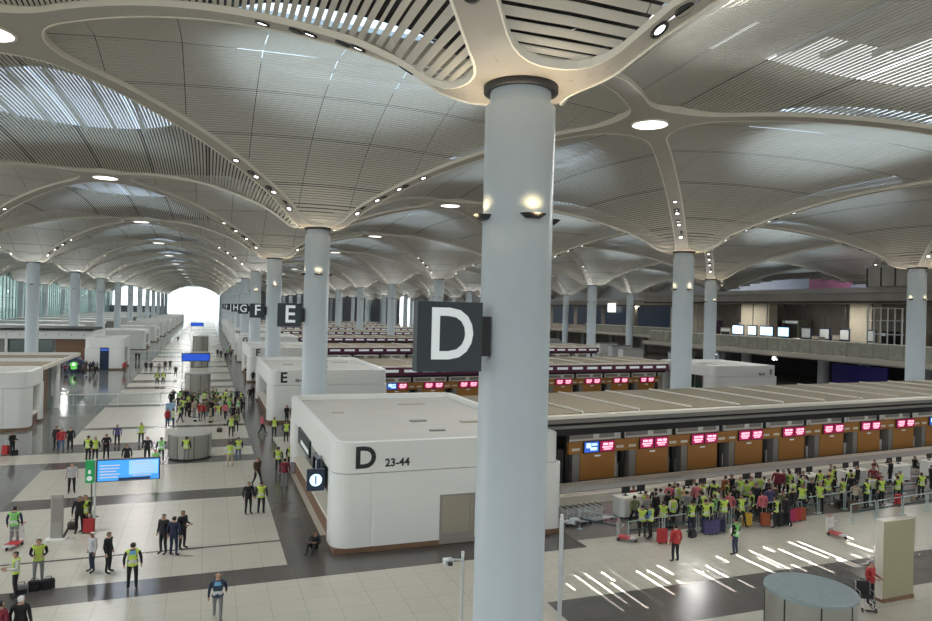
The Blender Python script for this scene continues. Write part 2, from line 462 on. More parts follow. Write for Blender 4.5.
# ------------------------------------------------------------------ world, walls
w = bpy.data.worlds.new('world'); S.world = w; w.use_nodes = True
bg = w.node_tree.nodes['Background']; bg.inputs[0].default_value = (.93, .965, .985, 1); bg.inputs[1].default_value = WORLD
WALLD = mat('wall_grey', (.30, .31, .32), .6)
MULL = mat('mullion_grey', (.45, .50, .51), .4)
GL_M = glass('glass_mint', (.42, .50, .48), .10)
GL_C = glass('glass_clear', (.93, .96, .96), .06)
# left glazed facade
XF = X0-2*SX-1.6
g = MB(); g.box(XF-.03, XF, 150, 520, 4.5, 26, GL_M); fw = g.build('window_1'); fw['kind'] = 'structure'
g = MB()
for y in range(150, 520, 4): g.box(XF-.12, XF+.18, y-.09, y+.09, 0, 26, MULL)
for z in (4.5, 8, 11.5, 15, 18.5, 22): g.box(XF-.1, XF+.1, 150, 520, z-.06, z+.06, MULL)
g.build('window_frame', fw)
g = MB(); g.box(XF-.6, XF, 150, 520, 0, 4.5, WALLD); o = g.build('wall_left'); o['kind'] = 'structure'
# far end wall: opening over the aisle glazed
YE = Y0+13*SY+1.5
g = MB(); g.box(-26, 8.5, YE, YE+.05, 0, 23.5, GL_C); fw = g.build('window_2'); fw['kind'] = 'structure'
g = MB()
for x in (-24.5, -16, -8, 0, 7): g.box(x-.1, x+.1, YE-.1, YE+.1, 0, 23, MULL)
g.build('window_frame', fw)
g = MB(); g.box(8.5, 130, YE, YE+.5, 0, 26, WALLD); g.box(XF, -26, YE, YE+.5, 0, 9, WALLD); o = g.build('wall_back'); o['kind'] = 'structure'
# the hall behind the camera: solid roof, upper wall and an open glazed lower front
g = MB(); g.box(-80, 140, -60, -20, 24.2, 24.6, WALLD); o = g.build('ceiling'); o['kind'] = 'structure'
g = MB(); g.box(-80, 140, -60.4, -60, OPENZ, 24.6, WALLD); o = g.build('wall_front'); o['kind'] = 'structure'
g = MB(); g.box(XF, -26, YE+.1, YE+.15, 9, 26, GL_C); o = g.build('window_3'); o['kind'] = 'structure'
g = MB(); g.box(140, 140.5, -20, YE, 0, 26, WALLD); o = g.build('wall_right'); o['kind'] = 'structure'
# ------------------------------------------------------------------ more materials
WHITE = mat('kiosk_white', (.80, .815, .785), .4, noise=.02, nscale=1)
ROOFB = mat('kiosk_roof_beige', (.60, .585, .54), .8, noise=.06, nscale=.6)
PANEL = mat('canopy_panel_brown', (.30, .255, .18), .85, noise=.18, nscale=2.5, bump=.2)
WOOD = mat('wood_orange', (.44, .20, .045), .45, noise=.12, nscale=6)
BROWN = mat('wood_brown', (.20, .115, .065), .5, noise=.15, nscale=3)
GREYM = mat('panel_grey', (.28, .27, .25), .55)
BEIGE = mat('belt_beige', (.52, .47, .39), .6, noise=.08, nscale=3)
DOORM = mat('door_taupe', (.36, .33, .26), .5)
BLACK = mat('black_matte', (.012, .012, .014), .6)
SLATE = mat('sign_slate', (.022, .034, .042), .45)
LETW = mat('letter_white', (.70, .75, .76), .4, emit=(.8, .88, .9), estr=.25)
INK = mat('ink_green_black', (.012, .02, .018), .5)
PINK = mat('screen_pink', (.30, .01, .07), .4, emit=(.42, .01, .09), estr=.8)
PINKW = mat('screen_pink_text', (1, .7, .8), .4, emit=(1, .50, .66), estr=1.6)
BLUES = mat('screen_blue', (.02, .05, .2), .4, emit=(.05, .16, .75), estr=.9)
BLUEW = mat('screen_blue_text', (.7, .9, 1), .4, emit=(.5, .8, 1), estr=1.7)
STRIP = mat('light_strip', (1, 1, 1), .4, emit=(1, .97, .9), estr=1.6)
STEEL = mat('steel', (.48, .50, .50), .3, metal=.7)
CHROME = mat('steel_light', (.62, .66, .67), .35, metal=.3)
GRN = mat('sign_green', (.01, .20, .06), .4, emit=(.0, .30, .08), estr=.5)
REDM = mat('red_plastic', (.50, .03, .035), .45)
DGLASS = mat('tinted_glass_green', (.03, .075, .06), .1, spec=.8)
NAVY = mat('navy_panel', (.02, .035, .075), .3)
NAVYB = mat('deep_blue_panel', (.035, .03, .30), .4)
SL = .09; ang = math.atan(SL)
# ------------------------------------------------------------------ rounded kiosk blocks
def block(X0_, X1_, Y0_, Y1_, H, letter=None, nums=None, side=-1, label='', door=None, seam=3.55):
    """white kiosk building with rounded corners; side = which flank is open (-1 faces -x, 1 faces +x)"""
    r = empty('kiosk_building', (X0_, Y0_, 0)); tag(r, label, 'kiosk', 'white kiosk buildings at the island ends')
    W = X1_-X0_; D = Y1_-Y0_
    def rpts(x0, x1, y0, y1, rad, n=8):
        pts = []
        for cx, cy, a0 in ((x1-rad, y1-rad, 0), (x0+rad, y1-rad, 90), (x0+rad, y0+rad, 180), (x1-rad, y0+rad, 270)):
            for i in range(n+1):
                a = math.radians(a0+90*i/n); pts.append((cx+rad*math.cos(a), cy+rad*math.sin(a)))
        return pts
    # upper band (fascia) with inner roof tray
    m = MB(); out = rpts(0, W, 0, D, .9); inn = rpts(.35, W-.35, .35, D-.35, .6); n = len(out)
    vs = [(x, y, seam+.03) for x, y in out]+[(x, y, H) for x, y in out]+[(x, y, H) for x, y in inn]+[(x, y, H-.35) for x, y in inn]
    fs = [(k*n+i, k*n+(i+1) % n, (k+1)*n+(i+1) % n, (k+1)*n+i) for k in range(3) for i in range(n)]
    m.add(vs, fs, WHITE, False); m.add([(x, y, seam+.03) for x, y in out], [tuple(range(n))[::-1]], WHITE)
    m.build('fascia', r)
    m = MB(); m.add([(x, y, H-.33) for x, y in inn], [tuple(range(n))], ROOFB)
    rnd = random.Random(int(abs(X0_*7+Y0_)))
    for q in range(5):
        xx, yy = rnd.uniform(1.5, W-3), rnd.uniform(1.2, D-3); m.box(xx, xx+rnd.uniform(.5, 2.2), yy, yy+rnd.uniform(.15, .5), H-.34, H-.33+rnd.uniform(.04, .12), [BEIGE, GREYM, BEIGE][q % 3])
    m.build('roof', r)
    m = MB()
    # lower wall; the open flank is recessed by 1.6 m, closed with a low counter
    oy0, oy1 = 2.2, D-1.5
    x0, x1 = (1.6, W) if side < 0 else (0, W-1.6)
    m.prism(rpts(x0, x1, 0, D, .3, 3), .25, seam, WHITE)
    xe0, xe1 = (0, 2.4) if side < 0 else (W-2.4, W)
    m.prism(rpts(xe0, xe1, 0, oy0, .85), .25, seam, WHITE)
    m.prism(rpts(xe0, xe1, oy1, D, .5), .25, seam, WHITE)
    m.build('wall', r)
    m = MB(); m.box(x0+.03, x1-.03, .04, D-.04, 0, .25, BROWN); m.box(xe0+.1, xe1-.1, .1, oy0-.1, 0, .25, BROWN); m.box(xe0+.1, xe1-.1, oy1+.1, D-.1, 0, .25, BROWN)
    m.build('plinth', r)
    fx = x0-.03 if side < 0 else x1+.03
    m = MB(); m.box(min(fx, fx+.02*side), max(fx, fx+.02*side), oy0, oy1, .3, seam-.05, DGLASS)
    for k in range(1, 5):
        yy = oy0+(oy1-oy0)*k/5; m.box(fx-.05, fx+.05, yy-.05, yy+.05, .3, seam-.05, GREYM)
    m.build('glazing', r)
    cx0, cx1 = (.25, .75) if side < 0 else (W-.75, W-.25)
    m = MB(); m.box(cx0, cx1, oy0+.02, oy1-.02, 0, .95, BROWN); m.box(cx0-.12, cx1+.12, oy0+.02, oy1-.02, .95, 1.08, LIP); m.build('counter', r)
    if letter:
        text_obj('letter', letter, 1.35, INK, (1.42, -.02, (seam+H)/2-.02), (PI/2, 0, 0), r, .012, .035)
        if nums: text_obj('gate_numbers', nums, .5 if letter == 'D' else .36, INK, (2.9, -.02, (seam+H)/2-.27), (PI/2, 0, 0), r, .012, .012)
    if door:
        dx0, dx1, dh = door
        d = MB(); d.box(dx0, dx1, -.02, .02, .05, dh, GREYM); d.box(dx0+.1, dx1-.28, -.04, .0, .55, dh-.08, DOORM); d.box(dx1-.22, dx1-.08, -.04, 0, .55, dh-.08, DOORM); dd = d.build('door', r)
        h = MB(); h.tube((dx1-.36, -.09, 1.05), (dx1-.36, -.09, 1.35), .02, STEEL); h.build('door_handle', dd)
    return r
def canopy(x0, x1, y, label, group='check-in canopies'):
    """long flat canopy over the check-in counters: local x along the row"""
    r = empty('check_in_canopy', (17.2, y, 0), ang); tag(r, label, 'canopy', group)
    L = x1-x0
    m = MB(); m.box(x0, x1, -2.5, 7.9, 4.62, 4.8, LIP); m.box(x0, x1, -2.2, 7.7, 4.3, 4.62, GREYM); m.build('roof_edge', r)
    n = int(L/4.4); 
    for k in range(n):
        a = x0+.15+k*(L-.3)/n; b = a+(L-.3)/n-.26
        p = MB(); p.box(a, b, -1.9, 7.5, 4.79, 4.87, PANEL); p.box(b+.02, b+.16, -1.9, 7.5, 4.79, 4.86, BLACK); p.box(b+.16, b+.24, -1.9, 7.5, 4.79, 4.97, LIP); o = p.build('roof_panel', r)
    m = MB(); m.box(x0, x1, -1.7, 7.5, 3.45, 4.3, BLACK); m.box(x0, x1, -1.9, -1.72, 3.9, 4.1, GREYM); m.box(x0+.1, x1-.1, 7.4, 7.6, 0, 4.45, GREYM); m.build('soffit', r)
    if not label.endswith('D check-in island'):
        m = MB(); m.box(x0+.2, x1-.2, -2.56, -2.5, 3.75, 4.62, mat('maroon_sign_band', (.10, .02, .05), .5)); sb = m.build('sign_band', r)
        m = MB()
        for k in range(n*2): a = x0+.5+k*(L-.6)/(n*2); m.box(a, a+L/(n*2)-.7, -2.6, -2.56, 4.1, 4.4, LETW)
        m.build('sign_text', sb)
    m = MB()
    for k in range(n):
        a = x0+.6+k*(L-.3)/n; m.box(a, a+(L/n)-1.1, -.9, -.7, 3.38, 3.45, STRIP)
    m.build('light_strip', r)
    for k in range(n+1):
        a = x0+.05+k*(L-.3)/n
        p = MB(); p.box(a-.1, a+.14, -.35, -.1, 0, 3.45, BLACK); p.build('post', r)
    return r
SCR = {}
def screen_pair(kind, parent, z=2.3):
    out = []
    for q, sx in enumerate((-.62, .62)):
        k = kind[q]
        if k not in SCR:
            m = MB(); m.bbox(-.6, .6, -.05, .05, -.36, .36, DARK, .02, 2); me = m.mesh('screen_case')
            f = MB(); f.box(-.56, .56, -.06, -.05, -.32, .32, PINK if k == 'p' else BLUES)
            if k == 'p':
                for (a, b, c, d) in ((-.35, .05, .06, .2), (.12, .44, .06, .2), (-.4, .42, -.1, .0), (-.3, .3, -.22, -.15)): f.box(a, b, -.066, -.06, c, d, PINKW)
            else:
                for (a, b, c, d) in ((-.42, -.05, -.05, .24), (.02, .42, .08, .22), (-.1, .42, -.2, -.02)): f.box(a, b, -.066, -.06, c, d, BLUEW)
            SCR[k] = (me, f.mesh('display'))
        a = bpy.data.objects.new('screen', SCR[k][0]); link(a); a.parent = parent; a.location = (sx, -.12, z)
        b = bpy.data.objects.new('display', SCR[k][1]); link(b); b.parent = a
        out.append(a)
    return out
ORD = ['first', 'second', 'third', 'fourth', 'fifth', 'sixth', 'seventh', 'eighth', 'ninth', 'tenth']
def booth(kind, w=2.75):
    r = empty('check_in_booth'); r.scale = (1, 1, 1.05)
    m = MB(); m.box(-w/2, w/2, 0, .12, .3, 1.9, WOOD); m.build('front_panel', r)
    m = MB(); m.box(-w/2-.05, w/2+.05, -.02, .14, .0, .3, BROWN); m.build('kick_board', r)
    m = MB(); m.box(-w/2-.55, -w/2, .05, 1.8, .0, 1.9, GREYM); m.box(-w/2, w/2, .12, 1.8, .0, 1.9, GREYM); m.build('side_panel', r)
    m = MB(); m.box(-2.28, 2.27, -.02, .25, 1.9, 2.62, WOOD); m.build('header', r)
    m = MB()
    for sx in (-1.75, 1.75): m.box(sx-.3, sx+.3, -.05, -.02, 2.1, 2.26, LIP)
    m.build('counter_number', r)
    m = MB(); m.box(-.25, .2, -.03, 0, 1.66, 1.75, LETW); m.build('label_plate', r)
    screen_pair(kind, r)
    m = MB(); m.box(-2.2, 2.2, .3, .45, 2.62, 3.2, WHITE); m.box(-2.05, -.2, .27, .3, 2.75, 3.05, GREYM); m.box(.3, 1.5, .27, .3, 2.75, 3.05, GREYM); m.build('clerestory', r)
    m = MB(); m.box(w/2+.1, w/2+1.3, .6, 1.6, .12, .95, WHITE); m.box(w/2+.3, w/2+.75, .7, 1.1, .95, 1.7, WHITE); m.box(w/2+.82, w/2+1.2, .7, 1.0, 1.0, 1.9, DARK); m.build('baggage_scale', r)
    return r
def desk():
    r = empty('check_in_desk')
    m = MB()
    out = [(-1.15, -.25), (-1.0, -.45), (1.0, -.45), (1.15, -.25), (1.15, .35), (-1.15, .35)]
    m.prism(out, .1, 1.05, WHITE); m.build('front', r)
    m = MB(); m.prism([(x*1.05, y*1.15) for x, y in out], 1.05, 1.12, LIP); m.build('top', r)
    m = MB(); m.prism([(x*.96, y*.94) for x, y in out], 0, .1, BLACK); m.build('plinth', r)
    for sx in (-.52, .52):
        m = MB(); m.box(sx-.27, sx+.27, .05, .09, 1.25, 1.6, BLACK); m.tube((sx, .08, 1.12), (sx, .08, 1.3), .03, BLACK); m.box(sx-.12, sx+.12, -.02, .2, 1.12, 1.14, BLACK); m.build('monitor', r)
    return r
# ---- islands D, E, F ... right of the aisle
bcache = {}; deskp = None
NUMS = ['23-44', '22-41', None, None, None, None, None]
for k in range(0, 8):
    L = LETTERS[k]; y = 30.6+36*k
    lab = {0: 'nearest white kiosk with a black D and 23-44 on its front', 1: 'white kiosk with a black E on its front, behind the D kiosk'}.get(k, 'distant white kiosk marked %s at the end of its check-in island' % L)
    block(5.35, 16.75, y, y+17.5, 4.96, L if k < 5 else None, NUMS[k] if k < 2 else None, -1, lab, (5.0, 6.75, 2.35) if k == 0 else None)
    ya = 38.9+36*k+.05
    x1 = 62 if k == 0 else (39 if k == 1 else 52)
    canopy(0, x1 if k != 1 else 40, ya, 'long brown-panelled canopy roof of the %s check-in island' % L)
    kinds = ['bp']+['pp']*(7 if k == 0 else 9)+(['bb']*3 if k == 0 else [])
    nb = 11 if k == 0 else (9 if k == 1 else 11)
    for q in range(nb):
        lx = 6.5+4.52*q if k == 0 else 2.4+4.4*q
        if lx+2 > (x1 if k != 1 else 40): continue
        kd = kinds[q] if q < len(kinds) else 'pp'
        if kd not in bcache: b = booth(kd); bcache[kd] = b; c = b
        else: c = copy_tree(bcache[kd])
        c.location = (17.45+lx*math.cos(ang), ya-.55+lx*math.sin(ang), 0); c.rotation_euler = (0, 0, ang)
        if k == 0:
            scn = {'bp': 'a blue and a pink screen', 'pp': 'two pink screens', 'bb': 'two blue screens'}[kd]
            lb = 'orange check-in booth with %s, %s from left under near canopy' % (scn, ORD[q] if q < 10 else 'last')
            tag(c, lb, 'check-in booth', 'booths under the near canopy')
        elif k == 1: tag(c, 'orange wood check-in booth under the second canopy, %s from the left' % ORD[q], 'check-in booth', 'booths under the second canopy')
        else: tag(c, 'distant check-in booth in the row of the %s island' % L, 'check-in booth', 'distant booths of the %s island' % L)
    # baggage belt
    m = MB(); r = empty('baggage_belt', (17.2, ya, 0), ang); tag(r, 'long beige baggage belt running in front of the %s booths' % L, 'conveyor')
    xe = x1-2 if k != 1 else 38
    m.box(1, xe, -4.2, -1.0, .0, .3, BEIGE); m.build('housing', r)
    m = MB(); m.box(1.1, xe-.1, -3.0, -1.8, .3, .34, GREYM); m.build('belt', r)
    m = MB(); m.box(1, xe, -4.3, -4.2, 0, .5, LIP); m.box(1, xe, -1.1, -1.0, 0, .34, LIP); m.build('side_rail', r)
    if k < 3:
        for q in range(11 if k == 0 else 8):
            lx = 4.3+4.52*q
            if k == 0 and q == 0: pass
            if deskp is None: deskp = desk(); c = deskp
            else: c = copy_tree(deskp)
            yy = -7.15
            c.location = (17.2+lx*math.cos(ang)-yy*math.sin(ang), ya+lx*math.sin(ang)+yy*math.cos(ang), 0); c.rotation_euler = (0, 0, ang)
            if k == 0: tag(c, 'white check-in desk with dark monitors, %s from the left in the near row' % (ORD[q] if q < 10 else 'last'), 'desk', 'near check-in desks')
            else: tag(c, 'white check-in desk in the %s row behind the near canopy' % ('second' if k == 1 else 'third'), 'desk', 'desks of the %s island' % L)
# small white block at the right end of the E canopy
block(58.3, 68.6, 69.0, 80, 4.92, None, None, -1, 'white kiosk with a small black E at the right end of the second canopy')
tt = [o for o in bpy.data.objects if o.name.startswith('kiosk_building') and abs(o.location.x-58.3) < .01][0]
text_obj('letter', 'E', .9, INK, (9.2, -.02, 4.1), (PI/2, 0, 0), tt, .012, .02)
text_obj('gate_numbers', '22-41', .42, INK, (7.7, -.02, 3.85), (PI/2, 0, 0), tt, .012, .01)
mv = MB(); mv.box(2.6, 4.3, -.03, 0, .9, 1.5, GREYM); mv.build('vent_grille', tt)
# flag screens on the flank of the D kiosk
fs = empty('flight_screen', (5.1, 33.9, 3.15), 0); tag(fs, 'blue square screen with a white aircraft emblem on the flank of the D kiosk', 'screen')
m = MB(); m.box(-.08, .08, -.75, .75, -.62, .62, NAVY); m.box(-.04, .3, -.1, .1, .5, .62, STEEL); m.build('case', fs)
m = MB(); m.disc((-.085, 0, 0), .36, BLUEW, 24, normal=(-1, 0, 0)); m.box(-.095, -.088, -.07, .07, -.28, .28, NAVYB); m.box(-.1, -.1, -.5, .5, -.5, .5, NAVYB); m.build('display', fs)
# also a version facing the camera side
m = MB(); m.box(-.75, -.07, -.78, -.74, -.55, .55, NAVY)
fs2 = empty('hanging_screen', (5.0, 32.1, 3.05), 0); tag(fs2, 'small dark blue hanging screen with a bright round emblem beside the rounded D kiosk corner', 'screen')
m = MB(); m.box(-.6, .2, -.06, .06, -.5, .5, NAVY); m.tube((-.2, 0, .5), (-.2, 0, .9), .03, STEEL); m.build('case', fs2)
m = MB(); m.disc((-.2, -.07, 0), .28, BLUEW, 24, normal=(0, -1, 0)); m.box(-.23, -.17, -.085, -.075, -.2, .2, NAVYB); m.build('display', fs2)
bar = empty('display_board', (5.29, 40.0, 3.3)); tag(bar, 'long dark display board with a white stripe along the flank of the D kiosk', 'sign')
m = MB(); m.box(-.06, .06, -2.4, 2.4, -.45, .45, SLATE); m.build('board', bar)
m = MB(); m.box(-.07, -.06, -2.2, 1.0, -.3, -.05, LETW); m.build('stripe', bar)
# ------------------------------------------------------------------ hanging letter signs on the columns
for j in range(0, 8):
    p = node(0, j)
    r = empty('letter_sign', (p.x-1.98, p.y-.35, 10.36)); L = LETTERS[j]
    tag(r, 'dark square %sletter sign showing %s, fixed to the column' % ('foreground ' if j == 0 else '', L), 'sign', 'gate letter signs')
    s = .845
    m = MB(); m.box(-s, s, -.18, .18, -s-.03, s+.0, SLATE); m.build('board', r)
    m = MB(); m.box(s, s+.25, -.12, .12, -.5, .5, BLACK); m.build('bracket', r)
    text_obj('letter', L, 1.8, LETW, (.03, -.185, -.01), (PI/2, 0, 0), r, .02, .022, sx=.92)
# ------------------------------------------------------------------ left side islands
def left_island(y, big, label):
    r = block(-26, -13.9, y, y+6, 4.9, None, None, 1, label)
    return r
left_island(66.9, True, 'white kiosk with a rounded corner at the left edge of the photo')
r = empty('service_hall', (-24.4, 73.2, 0)); tag(r, 'flat roofed service hall with a brown wall panel behind the left white kiosk', 'building')
m = MB(); m.box(0, 10.4, 0, 19, 4.55, 4.9, LIP); m.build('roof', r)
for k in range(4):
    m = MB(); m.box(.3, 10.1, .4+k*4.6, 4.6+k*4.6, 4.9, 4.97, ROOFB if k % 2 else PANEL); m.build('roof_panel', r)
m = MB(); m.box(0, 9.5, .2, 3.4, 0, 4.55, WHITE); m.build('wall', r)
m = MB(); m.box(0, 9.7, 3.4, 5.2, 0, 4.5, BROWN); m.build('wood_wall', r)
m = MB(); m.box(0, 9.6, 5.2, 7.4, 0, 4.5, DGLASS); m.build('glazed_wall', r)
m = MB(); m.tube((10.0, 7.9, 0), (10.0, 7.9, 4.55), .28, WHITE, 16); m.build('pillar', r)
# second left building with the dotted white band
r = empty('service_hall', (-60, 141, 0)); tag(r, 'long low building with a white dotted fascia and brown walls on the left', 'building')
m = MB(); m.box(0, 41, 0, 12, 4.1, 5.6, WHITE)
for k in range(20): m.box(1+k*2, 1.2+k*2, -.03, 0, 4.75, 4.95, GREYM)
m.build('fascia', r)
m = MB(); m.box(0, 40.5, -.6, 12.5, 5.6, 6.0, DARK); m.build('roof', r)
m = MB(); m.box(0, 40, 1.2, 11, 0, 4.1, GREYM); m.build('wall', r)
for xx in (3, 12, 20.5, 34.5):
    m = MB(); m.box(xx, xx+5.2, 1.0, 1.2, 0, 4.1, BROWN); m.build('wood_panel', r)
m = MB(); m.box(26.5, 34, 1.0, 1.2, .2, 3.8, DGLASS); m.build('glazing', r)
for xx in (.5, 9, 18, 27, 40):
    m = MB(); m.tube((xx, .5, 0), (xx, .5, 4.1), .25, WHITE, 12); m.build('pillar', r)
r = block(-18.3, -12.6, 124, 133, 5.2, None, None, 1, 'white kiosk with a dark blue door in the left middle distance')
m = MB(); m.box(2.2, 3.5, -.03, .02, 0, 3.6, NAVY); dd = m.build('door', r)
m = MB(); m.box(2.3, 3.4, -.05, -.03, 3.1, 3.4, BLUES); m.build('door_sign', dd)
for k in range(3, 11):
    y = 67+36*k
    rnd = random.Random(k)
    block(-22-rnd.uniform(0, 4), -13.4, y, y+14, 4.3+rnd.uniform(0, .5), None, None, 1, 'distant white kiosk on the left side of the aisle')
    r = empty('service_hall', (-56, y+4, 0)); tag(r, 'distant low grey building on the left side of the hall', 'building', 'distant left buildings')
    m = MB(); m.box(0, 28, 0, 9, 0, 4.6, GREYM if k % 2 else WHITE); m.build('wall', r)
    m = MB(); m.box(-.3, 28.3, -.3, 9.3, 4.6, 5.3, WHITE); m.build('fascia', r)
# ------------------------------------------------------------------ mezzanine on the right (runs along the hall)
CONC = mat('mezzanine_brown_grey', (.27, .245, .215), .7, noise=.3, nscale=.5)
CONL = mat('mezzanine_beige', (.45, .42, .34), .7, noise=.1, nscale=.8)
MGL = mat('mezzanine_glass', (.30, .30, .24), .2, noise=.4, nscale=1.2)
XM_ = 88.0
def strct(m, name): o = m.build(name); o['kind'] = 'structure'; return o
for (xa, ya, yb, t1, t2) in ((XM_, -20, 126, 'trim_1', 'trim_2'), (113, 126, 330, 'trim_3', 'trim_4')):
    m = MB(); m.box(xa, 140, ya, yb, 4.7, 5.5, CONC); m.box(xa-.25, xa, ya, yb, 4.9, 5.6, CONL); strct(m, t1)
    m = MB(); m.box(xa, 140, ya, yb, 13.6, 15.0, CONC); m.box(xa-.6, xa+.2, ya, yb, 15.0, 15.7, GREYM); m.box(xa-.3, xa, ya, yb, 13.5, 13.8, BLACK); strct(m, t2)
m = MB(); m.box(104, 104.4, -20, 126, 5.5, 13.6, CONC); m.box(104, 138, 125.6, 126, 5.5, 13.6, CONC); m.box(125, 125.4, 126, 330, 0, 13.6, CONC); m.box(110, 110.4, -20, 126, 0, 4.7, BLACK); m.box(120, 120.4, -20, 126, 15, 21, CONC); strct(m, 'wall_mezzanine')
# glass balustrade of the lower deck, a thing per run
for q in range(8):
    y = (14+q*22) if q < 5 else 128+(q-5)*22
    r = empty('glass_balustrade', ((XM_ if q < 5 else 113)+.1, y, 5.6)); tag(r, 'greenish glass balustrade with posts along the edge of the lower mezzanine', 'balustrade', 'mezzanine balustrade runs')
    m = MB(); m.box(-.02, .02, 0, 21.8, .05, 2.1, MGL); m.build('glass_panel', r)
    m = MB(); m.box(-.08, .08, 0, 21.9, 2.1, 2.22, LIP); m.build('handrail', r)
    for k in range(10):
        m = MB(); m.box(-.08, .06, k*2.2-.04, k*2.2+.04, 0, 2.15, GREYM); m.build('post', r)
# supports below, beige piers and shop fronts above
for q in range(12):
    y = 50+q*17
    xq = XM_+5 if y < 126 else 118; r = MB(); r.tube((xq, y, 0), (xq, y, 4.7), .9, WALLD, 20); o = r.build('support_pillar'); tag(o, 'stout grey round pillar holding up the mezzanine', 'pillar', 'mezzanine support pillars')
for q, (y, w) in enumerate(((60, 5), (78, 4), (99, 7), (118, 4), (140, 8), (170, 6))):
    xq = XM_+8 if y < 126 else 117; m = MB(); m.box(xq, xq+2, y, y+w, 5.5, 13.6, CONL); m.box(xq-.05, xq, y+.3, y+.6, 5.5, 13.6, GREYM); o = m.build('mezzanine_pier'); tag(o, 'beige rectangular pier standing on the mezzanine deck', 'pier', 'beige mezzanine piers')
for q, (y, w, c) in enumerate(((103.5, 3.0, 'w'), (100.2, 2.2, 'w'), (96.2, 3.2, 'w'), (92.6, 2.6, 'w'), (88, 2, 'g'), (84.3, 2, 'g'), (80.6, 1.8, 'g'), (76, 1.6, 'g'))):
    m = MB(); m.box(XM_+6.4, XM_+6.6, y, y+w, 7.7, 9.6, NAVY); m.box(XM_+6.45, XM_+6.55, y+w/2-.06, y+w/2+.06, 9.6, 13.65, DARK); r = m.build('lit_shop_screen'); tag(r, ('bright white lit screen hanging over the mezzanine deck' if c == 'w' else 'pale grey panel hanging over the mezzanine deck'), 'screen', 'white mezzanine screens' if c == 'w' else 'grey mezzanine panels')
    m = MB(); m.box(XM_+6.36, XM_+6.4, y+.15, y+w-.15, 7.9, 9.4, BLUEW if c == 'w' else CHROME); d = m.build('display', r)
for q, (y, z) in enumerate(((103, 4.1), (88.5, 4.2))):
    m = MB(); m.lathe([(0, .5), (.2, .45), (.34, .2), (.36, 0), (.3, -.1), (0, -.1)], STEEL, 16); m.tube((0, 0, .4), (.3, 0, .72), .06, STEEL); o = m.build('flood_lamp'); o.location = (XM_-.5, y, z+.1); tag(o, 'glaring white lamp under the mezzanine edge, %s of two' % ('left' if q == 0 else 'right'), 'lamp')
    d = MB(); d.disc((0, 0, -.11), .33, mat('glare_lamp', (1, 1, 1), emit=(1, 1, 1), estr=12), 16); d.disc((-.37, 0, .1), .3, MATS['glare_lamp'], 16, normal=(-1, -.3, 0)); dd = d.build('lens', o)
# blue advert wall, white tower lattice, navy glazing
m = MB(); m.box(XM_+9, XM_+9.3, 76, 86, .6, 3.8, NAVYB); o = m.build('advert_wall'); tag(o, 'deep blue advertising wall in the dark space under the mezzanine', 'advert')
m = MB()
for k in range(6): m.box(XM_+4, XM_+4.15, 70+k*1.1, 70.15+k*1.1, 5.5, 12.8, CHROME)
for z in (7, 9, 11, 12.8): m.box(XM_+4, XM_+4.15, 69.8, 76, z, z+.12, CHROME)
o = m.build('scaffold_tower'); tag(o, 'pale lattice scaffold tower standing on the mezzanine', 'scaffold')
for q in range(5):
    y = 134+q*17
    m = MB(); m.box(113.6, 113.8, y, y+15, 7.4, 13.4, NAVY); m.box(113.5, 113.9, y-.3, y, 5.6, 13.5, GREYM); o = m.build('dark_glazing'); tag(o, 'dark navy glazed bay on the mezzanine', 'glazing', 'navy glazed bays')
m = MB(); m.box(112.3, 112.9, 176, 179.5, 11.6, 14.2, STRIP); o = m.build('light_box'); tag(o, 'small bright white light box on the dark mezzanine front', 'light box')
# upper deck: boxy rooms at the right, pink-lit vault behind as a panel with the glow in its colour
r = empty('rooftop_room', (XM_-2, 56, 15.7)); tag(r, 'dark boxy room with vertical frames on top of the mezzanine, near the right column', 'room')
m = MB(); m.box(0, 14, 0, 15, 0, 2.6, CONC); m.box(-.1, 14.1, -.1, 15.1, 2.6, 2.9, GREYM); m.build('body', r)
m = MB()
for k in range(8): m.box(-.12, 0, k*2.1, k*2.1+.12, 0, 2.6, BLACK)
m.build('frames', r)
m = MB()
pf = mat('pink_glow_paint', (.30, .12, .20), .8); pb_ = mat('pale_blue_wall', (.22, .25, .30), .8)  # pink and bluish light on the vault is put into these panel colours
for k in range(12):
    a0, a1 = 78+k*2.8, 80.8+k*2.8; h = 15.9+2.2*math.sin(PI*(k+.7)/13)
    m.box(XM_+10, XM_+10.4, a0, a1, 15.7, h, pf if 1 < k < 5 else pb_)
o = m.build('vault_glow_panel'); tag(o, 'flat panel coloured like the pink-lit pale blue vault above the mezzanine', 'panel')
for y in (82, 98):
    L = bpy.data.lights.new('panel_wash', 'SPOT'); L.energy = 500; L.spot_size = 1.8; L.color = (1, .8, .95) if y < 90 else (.8, .9, 1); lo = bpy.data.objects.new('panel_wash', L); link(lo); lo.location = (XM_+5, y, 15.8); lo.rotation_euler = (0, -1.9, 0)  # tinted spots aimed at the panel to strengthen its painted glow
# area lamps under the upper slab, brightening the mezzanine
for y in range(60, 240, 22):
    L = bpy.data.lights.new('deck_lamp', 'AREA'); L.shape = 'RECTANGLE'; L.size = .5; L.size_y = 8; L.energy = 1000; L.color = (1, .93, .82); lo = bpy.data.objects.new('deck_lamp', L); link(lo); lo.location = ((XM_ if y < 126 else 113)+4, y, 13.5)
